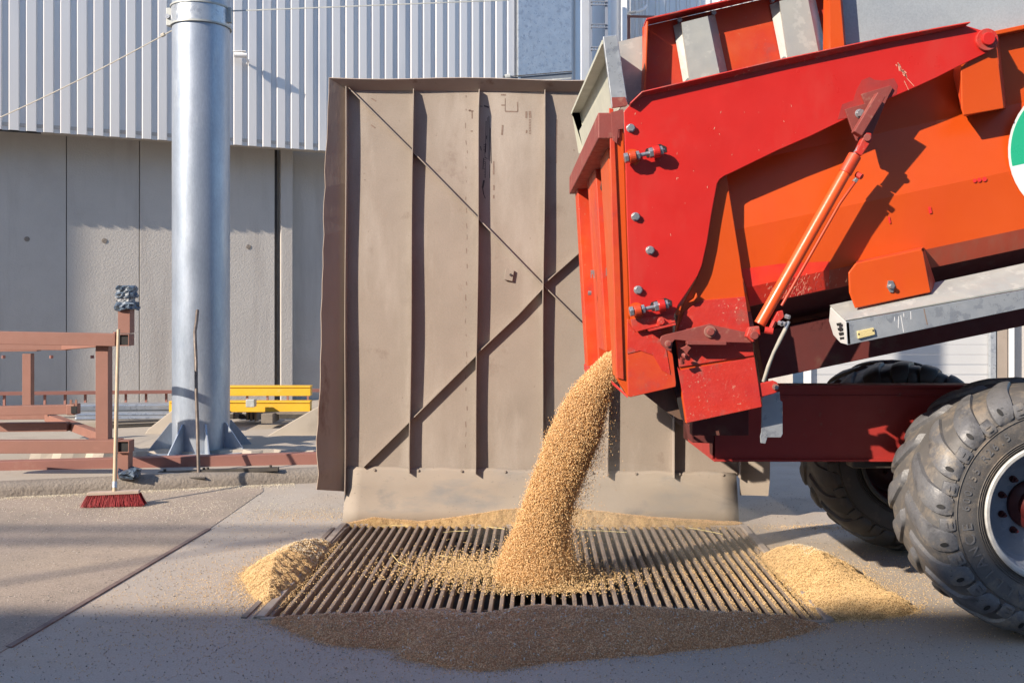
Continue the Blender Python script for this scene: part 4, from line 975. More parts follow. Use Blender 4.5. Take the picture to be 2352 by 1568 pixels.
o = mb.build('arm_lip', M['redworn'], tr); o.modifiers.new('s', 'SOLIDIFY').thickness = .006
c = P(2264, 93, DA)
MB().cyl(c + Vector((0, .0, 0)), c + Vector((0, -.018, 0)), .055, 28).build('pivot_boss', M['redworn'], tr, bevel=.003)
MB().cyl(c + Vector((0, -.01, 0)), c + Vector((0, -.035, 0)), .032, 24).build('pivot_pin', M['red'], tr, bevel=.004)
# pivot bracket on body
mb = MB(); fB = [P(*Z7(1400, 520), 4.87), P(*Z7(1630, 300), 4.87), P(*Z7(1665, 270), 4.87), P(*Z7(1730, 830), 4.87), P(*Z7(1420, 885), 4.87), P(*Z7(1405, 830), 4.87)]
MB().prism3(fB, (0, .01, 0)).build('pivot_bracket', M['orange'], tr, bevel=.004)
MB().add([P(*Z7(1400, 480), 4.872), P(*Z7(1420, 885), 4.872), P(*Z7(1395, 830), 5.03), P(*Z7(1335, 560), 5.03), P(*Z7(1340, 480), 5.03)], [(0, 1, 2, 3, 4)]).build('pivot_bracket', M['orangeworn'], tr)
MB().add([P(*Z7(1665, 270), 4.872), P(*Z7(1730, 830), 4.872), P(*Z7(1750, 825), 5.03), P(*Z7(1690, 260), 5.03)], [(0, 1, 2, 3)]).build('pivot_bracket', M['orangeworn'], tr)
MB().add([P(*Z7(1420, 885), 4.872), P(*Z7(1730, 830), 4.872), P(*Z7(1750, 825), 5.0), P(*Z7(1430, 893), 5.0)], [(0, 1, 2, 3)]).build('pivot_bracket', M['orangeworn'], tr)
# arm bolts
def bolt(x, y, d, r_=.021, mm='steel'):
    p = P(x, y, d); MB().cyl(p, p + Vector((0, -.006, 0)), r_ * 1.05, 20).tube([p + Vector((0, -.004, 0)), p + Vector((0, -.022, 0))], r_ * .92, 6).build('bolt', M[mm], tr, bevel=.002)
for (x, y) in ((1448.5, 295), (1459.5, 498), (1493, 575), (1465.5, 666)): bolt(x, y, DA)
# adjusters
def adjuster(x0, y0, x1, y1, hx, hy):
    MB().cyl(P(hx, hy, DA), P(hx, hy, DA - .004), .042, 28).build('adjuster_disc', M['orange'], tr)
    MB().ppx([(x0 + 50, y0 - 22), (x1 - 10, y1 - 14), (x1 + 4, y1 - 8), (x1 + 5, y1 + 4), (x0 + 52, y0 - 2), (x0 + 46, y0 - 12)], DA - .003, .004).build('adjuster_slot', M['black'], tr)  # black plate painted in for the dark hole behind the rod
    a, b = P(x0, y0, DA - .05), P(x1, y1, DA - .05); dd = (b - a)
    MB().cyl(a, b, .010, 14).build('adjuster_rod', M['steel'], tr, smooth=True)
    for t0_, t1_, r_, mm, n_ in ((0, .10, .026, 'steel', 6), (.12, .28, .030, 'orangeworn', 20), (.30, .38, .024, 'steel', 6), (.62, .72, .026, 'steel', 6), (.72, .88, .030, 'red', 20), (.88, .96, .024, 'steel', 6)):
        MB().tube([a + dd * t0_, a + dd * t1_], r_, n_).build('adjuster_nut' if n_ == 6 else 'adjuster_block', M[mm], tr, bevel=.002)
    for t_ in (.2, .8): MB().cyl(a + dd * t_ + Vector((0, .055, 0)), a + dd * t_, .022, 14).build('adjuster_boss', M['redworn'], tr)
adjuster(1434, 364, 1526, 345, 1452, 362)
adjuster(1446, 716, 1538, 698, 1461, 714)
# -- rear corner post
pp('corner_post', [(1403, 258), (1432, 250), (1441, 560), (1447, 740), (1448, 912), (1442, 910), (1417, 870), (1410, 600)], 4.875, .10, 'orange', .006)
pp('corner_post_edge', [(1399, 248), (1409, 250), (1424, 600), (1433, 872), (1417, 868), (1408, 600)], 4.862, .012, 'orangeworn', .003)
pp('corner_cap', [(1403, 258), (1432, 251), (1432, 296), (1420, 298), (1417, 330), (1407, 322)], 4.858, .006, 'primer', .001)
# lower gate side plate
gs = [(1449, 733), (1461, 760), (1500, 752), (1530, 746), (1545, 744), (1545, 770), (1540, 790), (1546, 820), (1553, 880), (1552, 888), (1448, 912), (1442, 905), (1440, 733)]
pp('gate_side', gs, 4.872, .012, 'orangeworn', .003)
pp('gate_side_patch', [(1442, 740), (1461, 764), (1520, 757), (1530, 800), (1540, 860), (1520, 850), (1500, 815), (1470, 805), (1441, 812)], 4.868, .003, 'redworn', 0)
pp('catch_plate', [(1449, 733), (1470, 731), (1546, 722), (1552, 740), (1500, 752), (1461, 762), (1452, 752)], DA - .012, .012, 'redworn', .002)
pp('catch_edge', [(1490, 757), (1552, 742), (1553, 746), (1492, 761)], DA - .05, .06, 'redworn', .001)
bolt(1518, 738, DA - .012, .019, 'redworn')
# bottom lip of the gate
MB().prism3([P(1405, 874, 4.95), P(1442, 908, 4.88), P(1442, 914, 4.88), P(1408, 884, 4.95)], (0, .06, 0)).build('gate_lip', M['redworn'], tr)
# -- tail gate (rear face): corrugated sheet in the plane across the trailer
def RX(z, t=0): return np.interp(z, [1.25, 2.7], [.585, .50]) + t
gz0, gz1 = 1.30, 2.62
def gate(name, y0, y1, xo, th, m, z0=gz0, z1=gz1, lab=None):
    a = Vector((RX(z0) + xo, y0, z0)); b = Vector((RX(z1) + xo, y0, z1))
    MB().prism3([a, b, b + Vector((th, 0, 0)), a + Vector((th, 0, 0))], (0, y1 - y0, 0)).build(name, M[m], tr, bevel=.006, label=lab)
gate('gate_sheet', 4.98, 7.2, .10, .01, 'orange', 1.45)
gate('gate_sheet', 4.98, 5.7, .10, .01, 'orange', 1.27, 1.45)
gate('gate_sheet', 6.35, 7.2, .10, .01, 'orange', 1.30, 1.45)
gate('gate_post', 6.98, 7.22, -.04, .10, 'orangeworn', 1.20)
gate('gate_rib', 5.95, 6.45, .0, .10, 'orangeworn', 1.42)
gate('gate_rib', 5.16, 5.62, .0, .10, 'orange', 1.30)
gate('gate_rib', 6.50, 6.56, -.0, .09, 'orangeworn', 1.30)
gate('gate_foot', 6.6, 7.22, -.05, .14, 'redworn', 1.22, 1.27)
for (x, y, d) in ((1361, 630, 6.3), (1396, 625, 5.8)):
    MB().ppx([(x - 4, y - 10), (x + 4, y - 10), (x + 5, y - 1), (x + 4, y + 9), (x + 2, y + 9), (x + 2, y), (x - 2, y), (x - 2, y + 8), (x - 4, y + 8)], d, .01).build('latch_hook', M['steel'], tr)
MB().hexb(P(1358, 673, 6.3), .015, .02, (-1, 0, 0)).build('latch_bolt', M['steel'], tr)
MB().beam(Vector((.485, 4.86, 2.60)), Vector((.485, 7.28, 2.60)), .11, .13).build('gate_top_beam', M['primer'], tr, bevel=.006)
for (y0, z0) in ((5.2, 2.45), (5.9, 2.45)):
    hs = MB()
    for k in range(4): hs.tube([Vector((.57 + .01 * k, y0 - .03 * k, z0 + .1)), Vector((.55, y0 + .05 + .02 * k, z0 - .03)), Vector((.58, y0 + .12, z0 - .14))], .011, 8)
    hs.build('hose_bundle', M['iron'], tr, smooth=True)
# galvanised extension on top of the gate
MB().ppx([(1385, 84), (1417, 80), (1442, 240), (1438, 243), (1406, 247)], 4.86, .03).build('extension_plate', M['galv'], tr, bevel=.003)
pp('extension_plate_foot', [(1405, 224), (1436, 223), (1442, 240), (1438, 243), (1407, 248)], 4.855, .005, 'primer', 0)
eo = [P(1385, 92, 4.89), P(1408, 245, 4.89)]
fo = [P(1313, 258, 7.2), P(1329, 352, 7.2)]
# channel shaped cream board: back web, top flange, far flange
xin = .06
X_ = lambda a: Vector((a, 0, 0))
def secp(q): a_, b_ = q; return [a_, a_ + X_(.07), a_.lerp(b_, .34) + X_(.07), a_.lerp(b_, .46) + X_(.035), b_ + X_(.045)]
se, sf = secp(eo), secp(fo)
web = MB().add(se + sf, [(k, k + 1, k + 6, k + 5) for k in range(4)])
o = web.build('extension_board_rear', M['cream'], tr); o.modifiers.new('s', 'SOLIDIFY').thickness = .004
MB().add(sf, [(0, 1, 2, 3, 4)]).build('board_end', M['cream'], tr)
o = MB().add([eo[0], fo[0], fo[0] + Vector((0, 0, -.022)), eo[0] + Vector((0, 0, -.022))], [(0, 1, 2, 3)]).build('board_flange', M['cream'], tr); o.modifiers.new('s', 'SOLIDIFY').thickness = .005
o = MB().add([fo[0], fo[1], fo[1] + Vector((xin, 0, 0)), fo[0] + Vector((xin, 0, 0))], [(0, 1, 2, 3)]).build('board_flange', M['cream'], tr); o.modifiers.new('s', 'SOLIDIFY').thickness = .005
# grey side extension between gate and stake box
pp('side_sheet', [(1421, 96), (1480, 82), (1476, 230), (1446, 243), (1440, 236)], 5.12, .008, 'galvdull', 0)
# -- rear end plate of body
rpl = [(1640, 400), (1668, 398), (1687, 517), (1699, 590), (1712, 683), (1734, 823), (1752, 934), (1576, 972), (1566, 905), (1560, 840), (1552, 770), (1568, 700), (1600, 640), (1618, 560)]
pp('rear_plate', rpl, DRP, .06, 'orange', .003)
pp('rear_plate_lower', [(1556, 842), (1562, 850), (1733, 820), (1750, 934), (1578, 971), (1568, 905)], DRP - .012, .010, 'redworn', .002, 'scuffed red lower plate')
pp('rear_plate_patch', [(1572, 715), (1610, 690), (1712, 681), (1732, 816), (1560, 843), (1553, 770)], DRP - .010, .008, 'redworn', .002)
pp('corner_seal', [(1553, 770), (1566, 905), (1574, 970), (1566, 960), (1548, 885), (1540, 790)], 4.93, .02, 'black', 0)
pp('rubber_skirt', [(1478, 904), (1556, 878), (1574, 965), (1560, 962), (1530, 945)], 4.99, .02, 'darkwood', 0)
pp('rear_crossbar', [(1580, 975), (1640, 968), (1640, 1018), (1590, 1016)], 5.4, .12, 'under', .004)
pp('rear_crossbar', [(1590, 950), (1720, 925), (1720, 1000), (1590, 1000)], 5.15, .08, 'under', .004)
# -- linkage lever
lev = [ZB(*q) for q in ((612, 708), (640, 695), (760, 668), (890, 636), (925, 628), (960, 640), (1190, 690), (1218, 715), (1214, 745), (1180, 750), (830, 742), (700, 730), (686, 745), (678, 800), (655, 800), (618, 765), (603, 735))]
pp('linkage_lever', lev, 4.83, .018, 'primer', .003)
pp('linkage_strip', [ZB(*q) for q in ((775, 738), (1030, 740), (1030, 764), (780, 762))], 4.80, .05, 'primer', .003)
for (a, b, r1, r2) in ((655, 755, .017, .012), (922, 678, .030, .019), (1202, 702, .020, .013)):
    p = P(*ZB(a, b), 4.83); MB().cyl(p, p + Vector((0, -.012, 0)), r1, 24).build('linkage_washer', M['railbrown'], tr, bevel=.002)
    MB().cyl(p, p + Vector((0, -.03, 0)), r2, 20).build('linkage_pin', M['primer'], tr, bevel=.003)
pp('latch_star', [ZB(*q) for q in ((738, 785), (770, 770), (780, 755), (810, 778), (790, 800), (775, 825), (762, 805))], 4.84, .03, 'primer', .003)
MB().tube([P(*ZB(745, 875), 4.84), P(*ZB(750, 845), 4.82), P(*ZB(758, 830), 4.84)], .014, 10).build('latch_stub', M['primer'], tr)
pp('orange_tab', [ZB(*q) for q in ((722, 515), (742, 515), (730, 572), (708, 572))], 4.86, .03, 'orange', .002)
pp('orange_tab', [ZB(*q) for q in ((838, 430), (845, 455), (820, 485), (790, 490), (825, 465))], 4.86, .03, 'orange', .002)
# -- cylinder and bracket
cb, ct = P(1731, 769, 4.80), P(1964, 357, 4.79)
ctip = P(1993, 314, 4.79); dd = (ct - cb)
MB().tube([cb + dd * .06, ct], .0285, 28).build('cylinder_barrel', mat('cylinder_paint', (.66, .06, .015), (.70, .10, .02), 1.2, .33, c3=(.5, .03, .02), t3=.55, s3=1.2, w3=.2, bump=.05, bscale=60), tr, smooth=True)
MB().tube([cb + dd * .90, cb + dd * 1.0], .0325, 28).build('cylinder_gland', M['orangeworn'], tr, bevel=.003)
MB().tube([ct, ctip], .016, 16).build('cylinder_rod', M['steel'], tr)
pe = [Z7(605, 1150), Z7(670, 1015), Z7(715, 1020), Z7(718, 1075), Z7(640, 1195), Z7(585, 1165)]
pp('rod_clevis', pe, 4.765, .05, 'redworn', .004)
MB().cyl(P(1992, 316, 4.76), P(1992, 316, 4.75), .018, 18).build('clevis_pin', M['primer'], tr, bevel=.002)
be = [Z6(1010, 1320), Z6(1035, 1250), Z6(1110, 1240), Z6(1120, 1310), Z6(1060, 1365)]
pp('cylinder_foot', be, 4.775, .05, 'redworn', .004)
p = P(*Z6(1066, 1312), 4.775); MB().cyl(p, p + Vector((0, -.02, 0)), .02, 20).build('foot_pin', M['primer'], tr, bevel=.003)
# hydraulic pipe
MB().tube([P(*Z7(620, 1350), 4.81), P(*Z7(590, 1390), 4.79), P(*Z7(470, 1560), 4.79), P(*Z6(1280, 1085), 4.79)], .0075, 10).build('hydraulic_pipe', M['orangeworn'], tr, smooth=True)
MB().tube([P(*Z7(600, 1335), 4.80), P(*Z7(640, 1355), 4.78)], .015, 10).build('pipe_fitting', M['redworn'], tr)
MB().tube([P(*Z7(582, 1395), 4.79), P(*Z7(600, 1370), 4.79)], .012, 6).build('pipe_nut', M['steel'], tr)
pp('valve_block', [Z6(*q) for q in ((1250, 1130), (1290, 1120), (1300, 1170), (1245, 1225), (1215, 1195))], 4.78, .04, 'redworn', .003)
MB().tube([P(*Z6(1150, 1270), 4.78), P(*Z6(1215, 1280), 4.77)], .017, 10).build('pipe_fitting', M['redworn'], tr)
MB().tube([P(*Z6(1195, 1265), 4.78), P(*Z6(1225, 1200), 4.77)], .012, 6).build('pipe_fitting', M['redworn'], tr)
for q in ((1325, 1168), (1298, 1222), (1270, 1218)): MB().tube([P(*Z6(q[0] - 14, q[1] - 3), 4.78), P(*Z6(q[0] + 14, q[1] + 6), 4.765)], .012, 6).build('pipe_nut', M['steel'], tr)
MB().tube([P(*ZB(1425, 615), 4.78), P(*ZB(1400, 670), 4.77)], .009, 8).build('hose_ferrule', M['steel'], tr)
MB().tube([P(*ZB(1405, 660), 4.77), P(*ZB(1370, 730), 4.77), P(*ZB(1330, 810), 4.78), P(*ZB(1295, 900), 4.79), P(*ZB(1265, 995), 4.82)], .0095, 10, [.010, .0105, .0085, .0095, .009]).build('hydraulic_hose', mat('hose', (.36, .34, .29), (.28, .27, .24), 20, .7), tr, smooth=True)
pp('repainted_area', [Z7(*q) for q in ((455, 915), (490, 800), (575, 770), (600, 690), (640, 615), (700, 590), (735, 612), (800, 618), (885, 600), (915, 655), (905, 720), (860, 742), (700, 828), (520, 905))], DA - .0012, .001, mat('maroon_overpaint', (.26, .03, .028), (.34, .028, .022), 9, .5), 0)
# brown gusset plates on arm
b1 = [Z7(*q) for q in ((635, 722), (655, 715), (860, 655), (878, 675), (828, 772), (740, 985), (700, 1088), (640, 1085), (600, 1078), (575, 1020), (512, 838), (560, 822), (665, 795))]
pp('cylinder_bracket', b1, DA - .014, .012, 'primer', .002)
u0, u1 = P(*Z7(780, 730), 4.78), P(*Z7(598, 1030), 4.78)
MB().beam(u0, u1, .045, .05, up=(0, 1, 0)).build('bracket_channel', M['primer'], tr, bevel=.004)
bolt(*Z7(622, 872), DA - .014, .022)
# dusty marks on the arm
mk = MB()
for k in range(26):
    t = random.random(); a, b = 905 + t * 90 + random.uniform(-14, 14), 480 + t * 120 + random.uniform(-10, 10)
    x0, y0 = Z7(a, b); x1, y1 = Z7(a + random.uniform(4, 12), b + random.uniform(12, 34)); mark(mk, x0, y0, x1, y1, random.uniform(.002, .004), DA - .001)
for (a, b, c_, d_) in ((985, 600, 1040, 660), (965, 620, 998, 690)):
    x0, y0 = Z7(a, b); x1, y1 = Z7(c_, d_); mark(mk, x0, y0, x1, y1, .0025, DA - .001)
for k in range(60):
    x, y = random.uniform(1450, 2200), random.uniform(240, 560)
    if not inside(np.array([[x, y]]), np.array(arm))[0] or not inside(np.array([[x + 6, y + 6]]), np.array(arm))[0]: continue
    mark(mk, x, y, x + random.uniform(-2, 2), y + random.uniform(1, 6), random.uniform(.0012, .0025), DA - .001)
mk.build('paint_scratch', M['dusty'], tr, fix=False)
mk = MB()
for k in range(330):
    x, y = random.gauss(1835, 42), random.gauss(672, 26); yb_ = yl(655, 1741, x)
    if y < yb_ + 1 or y > yb_ + 44 or x < 1745: continue
    mark(mk, x, y, x + random.uniform(1, 3), y - random.uniform(2, 7), random.uniform(.0007, .0014), 4.945)
mk.build('paint_scratch', M['dusty'], tr, fix=False)
# -- galvanised guard beam
DG = 4.74
gb1 = [Z8(*q) for q in ((430, 742), (450, 765), (1568, 542), (2400, 376), (2400, 490), (1568, 660), (440, 895), (425, 875))]
topf = [P(*Z8(330, 645), 4.93), P(*Z8(430, 742), DG), P(*Z8(1568, 540), DG), P(*Z8(2400, 374), DG), P(*Z8(2400, 205), 4.93), P(*Z8(1568, 378), 4.93)]
MB().ppx([Z8(*q) for q in ((432, 745), (1568, 542), (2400, 376), (2400, 490), (1568, 660), (440, 895))], DG, .006).build('guard_beam', M['galv'], tr, bevel=.002)
o = MB().add(topf, [(0, 1, 2, 3, 4, 5)]).build('guard_beam', M['galvdull'], tr); o.modifiers.new('s', 'SOLIDIFY').thickness = .005
# end cap
cap = [P(*Z8(330, 650), 4.92), P(*Z8(430, 745), DG), P(*Z8(440, 893), DG), P(*Z8(395, 880), 4.80), P(*Z8(350, 830), 4.88), P(*Z8(322, 740), 4.92)]
MB().prism3(cap, (.02, 0, 0)).build('guard_end_cap', M['plastic'], tr, bevel=.004)
for k in range(4):
    a, b = 375 + k * 7, 755 + k * 30
    MB().prism3([P(*Z8(a, b), 4.80) + Vector((-.004, 0, 0)), P(*Z8(a + 28, b - 4), 4.762) + Vector((-.004, 0, 0)), P(*Z8(a + 32, b + 14), 4.762) + Vector((-.004, 0, 0)), P(*Z8(a + 6, b + 18), 4.80) + Vector((-.004, 0, 0))], (.004, 0, 0)).build('cap_slot', M['black'], tr)
lens = [Z8(*q) for q in ((505, 805), (612, 783), (620, 828), (512, 855))]
pp('marker_lamp', lens, DG - .014, .014, 'amber', .003)
pp('lamp_screw', [Z8(*q) for q in ((510, 820), (518, 819), (519, 829), (511, 830))], DG - .016, .003, 'iron', 0)
pp('lamp_screw', [Z8(*q) for q in ((601, 797), (609, 796), (610, 806), (602, 807))], DG - .016, .003, 'iron', 0)
mk = MB()
for (a, b, c_, d_) in ((930, 662, 937, 700), (937, 700, 952, 765)): x0, y0 = Z8(a, b); x1, y1 = Z8(c_, d_); mark(mk, x0, y0, x1, y1, .005, DG - .001)
for (a, b) in ((665, 690), (680, 688), (700, 675), (725, 670), (760, 672), (785, 680)): x0, y0 = Z8(a, b); mark(mk, x0, y0, x0 + 5, y0 - 1, .004, 4.785)
mk.build('rust_run', M['stain'], tr, fix=False)
mk = MB()
for (a, b, c_, d_) in ((768, 710, 766, 785), (782, 705, 800, 812), (845, 680, 847, 730), (800, 690, 802, 715), (742, 715, 743, 740)): x0, y0 = Z8(a, b); x1, y1 = Z8(c_, d_); mark(mk, x0, y0, x1, y1, .0035, DG - .001)
mk.build('paint_run', M['white'], tr, fix=False)
# orange bracket plate over the guard
pp('guard_bracket', [Z8(*q) for q in ((450, 432), (495, 372), (915, 282), (926, 300), (975, 558), (493, 660), (455, 560))], 4.80, .012, 'orange', .005)
MB().add([P(*Z8(926, 300), 4.805), P(*Z8(975, 558), 4.805), P(*Z8(1005, 500), 4.95), P(*Z8(935, 285), 4.95)], [(0, 1, 2, 3)]).build('guard_bracket_side', M['orangeworn'], tr)
MB().add([P(*Z8(495, 372), 4.805), P(*Z8(915, 282), 4.805), P(*Z8(925, 268), 4.95), P(*Z8(500, 360), 4.95)], [(0, 1, 2, 3)]).build('guard_bracket_side', M['orangeworn'], tr)
p = P(*Z8(717, 520), 4.80)
MB().prism3([p + Vector((a * .001, 0, b * .001)) for a, b in ((-14, 28), (8, 28), (20, 2), (10, -30), (-4, -30), (-20, -4))], (0, -.008, 0)).build('bracket_washer', M['steel'], tr, bevel=.001)
bolt(*Z8(717, 520), 4.79, .013)
# red drips on the orange side
mk = MB()
for (a, b, r_) in ((1505, 1384, .010), (1540, 1378, .011), (1580, 1372, .012)):
    p = P(*Z7(a, b), 4.949); mk.v += [p + Vector((r_ * math.cos(t), 0, r_ * math.sin(t))) for t in np.linspace(0, 2 * math.pi, 13)[:-1]]; k0 = len(mk.v) - 12; mk.f.append(tuple(range(k0, k0 + 12)))
for (a, b, w_) in ((967, 35, .03), (708, 98, .018)):
    x, y = Z8(a, b); mark(mk, x - 1, y - 8, x + 2, y + 7, w_ * .5, 4.949)
for f_ in mk.f: MB().add([mk.v[i] for i in f_], [tuple(range(len(f_)))]).build('red_spot', M['stred'], tr, fix=False)
# round sticker, three bands
cS = P(2481, 347, 4.945); ap, bp_ = .245, .245
def band(z0, z1, r_, m_, d_, nm):
    pts = []
    n_ = 24
    t0_, t1_ = math.asin(max(-1, min(1, z0 / r_))), math.asin(max(-1, min(1, z1 / r_)))
    for i in range(n_ + 1): t = t0_ + (t1_ - t0_) * i / n_; pts.append(cS + Vector((-r_ * math.cos(t), d_, r_ * math.sin(t))))
    for i in range(n_, -1, -1): t = t0_ + (t1_ - t0_) * i / n_; pts.append(cS + Vector((r_ * math.cos(t), d_, r_ * math.sin(t))))
    rot = Matrix.Rotation(R(-12), 3, 'Y')
    pts = [cS + rot @ (p - cS) for p in pts]
    return MB().prism3(pts, (0, .002, 0)).build(nm, M[m_], tr)
band(-.365, .365, .366, 'white', 0, 'round_sticker')
band(-.005, .352, .354, 'green', -.002, 'sticker_green_band'); band(-.15, -.005, .354, 'stwhite', -.003, 'sticker_white_band'); band(-.352, -.15, .354, 'stred', -.002, 'sticker_red_band')
# -- chassis
DC = 5.55
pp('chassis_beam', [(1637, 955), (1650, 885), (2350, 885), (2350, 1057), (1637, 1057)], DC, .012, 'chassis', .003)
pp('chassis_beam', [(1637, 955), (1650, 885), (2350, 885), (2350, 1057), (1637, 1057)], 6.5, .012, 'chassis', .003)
a, b = P(1637, 885, DC), P(2700, 885, DC)
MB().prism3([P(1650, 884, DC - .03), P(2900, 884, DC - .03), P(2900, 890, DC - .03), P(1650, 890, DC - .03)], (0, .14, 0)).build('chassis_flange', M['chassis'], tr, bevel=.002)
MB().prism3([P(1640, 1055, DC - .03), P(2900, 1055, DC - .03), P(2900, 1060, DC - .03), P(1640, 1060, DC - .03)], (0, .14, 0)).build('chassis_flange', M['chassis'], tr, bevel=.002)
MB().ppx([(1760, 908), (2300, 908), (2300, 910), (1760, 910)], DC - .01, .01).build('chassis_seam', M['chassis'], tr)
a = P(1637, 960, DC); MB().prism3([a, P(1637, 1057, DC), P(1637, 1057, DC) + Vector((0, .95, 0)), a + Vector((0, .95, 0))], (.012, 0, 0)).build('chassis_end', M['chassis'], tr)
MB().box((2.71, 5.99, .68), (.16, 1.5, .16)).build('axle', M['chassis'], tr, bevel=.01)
MB().box((2.4, 5.62, .82), (.9, .12, .10)).build('leaf_spring', M['iron'], tr, bevel=.01)
# galvanised hinge strap and red tab
pp('hinge_plate', [ZB(*q) for q in ((1255, 1100), (1300, 1075), (1368, 1062), (1372, 1118), (1386, 1125), (1388, 1330), (1376, 1352), (1290, 1352), (1278, 1392), (1248, 1388), (1245, 1345), (1252, 1320))], 5.0, .012, 'galv', .002)
pp('hinge_tab', [ZB(*q) for q in ((1182, 1028), (1200, 1014), (1330, 991), (1352, 1000), (1366, 1030), (1355, 1062), (1335, 1072), (1210, 1106), (1195, 1095))], 4.90, .03, 'redworn', .004)
p = P(*ZB(1340, 1030), 4.90); MB().cyl(p, p + Vector((0, -.012, 0)), .016, 20).build('hinge_washer', M['railbrown'], tr); MB().hexb(p, .010, .025).build('hinge_bolt', M['steel'], tr)

# -- wheels
def arc_prof():
    return [(.338, -.262), (.348, -.268), (.362, -.275), (.385, -.283), (.42, -.291), (.46, -.296), (.50, -.298), (.535, -.294), (.562, -.285), (.585, -.272), (.604, -.252), (.616, -.225), (.624, -.18), (.628, -.09), (.629, 0)]
def sidecurve():
    p = arc_prof(); p = p + [(r_, -y_) for r_, y_ in p[-2::-1]]; return np.array(p)
PC = sidecurve(); seg = np.r_[0, np.cumsum(np.hypot(*np.diff(PC, axis=0).T))]; MID = seg[len(seg) // 2]
def ps(s_):   # arc position from the tread centre (negative towards the near side)
    s_ = s_ + MID; r_ = np.interp(s_, seg, PC[:, 0]); y_ = np.interp(s_, seg, PC[:, 1]); e_ = .004
    dr_ = np.interp(s_ + e_, seg, PC[:, 0]) - np.interp(s_ - e_, seg, PC[:, 0]); dy_ = np.interp(s_ + e_, seg, PC[:, 1]) - np.interp(s_ - e_, seg, PC[:, 1])
    l_ = math.hypot(dr_, dy_); return r_, y_, dy_ / l_, -dr_ / l_          # normal (r, y)
def lug(mb, c, th0, s_a, s_b, wa, wb, skew, ha, hb__, n=13, round_a=.15, round_b=.35):
    J = [-1, -.86, -.5, 0, .5, .86, 1]; k0 = len(mb.v)
    for i in range(n + 1):
        t = i / n; s_ = s_a + (s_b - s_a) * t; r_, y_, nr, ny = ps(s_)
        if nr < -.2: nr, ny = nr, ny
        wdt = wa + (wb - wa) * math.sin(min(1, t * 1.5) * math.pi / 2)
        if t > 1 - round_b: q_ = (t - (1 - round_b)) / round_b; wdt *= math.sqrt(max(.02, 1 - q_ * q_ * .97))
        hh = ha + (hb__ - ha) * max(0, (t - .45) / .55)
        sk = skew * (1 - t) ** 1.6
        for j in J:
            h_ = -.010 if (abs(j) == 1 or i in (0, n)) else hh * (.80 if abs(j) == .86 else 1.0)
            if i == n - 1 and abs(j) != 1: h_ = min(h_, hh * .7)
            th = th0 + sk + j * wdt / r_; rr = r_ + nr * h_; yy = y_ + ny * h_
            mb.v.append(c + Vector((rr * math.cos(th), yy, rr * math.sin(th))))
    m__ = len(J)
    for i in range(n):
        for j in range(m__ - 1): a = k0 + i * m__ + j; mb.f.append((a, a + 1, a + m__ + 1, a + m__))
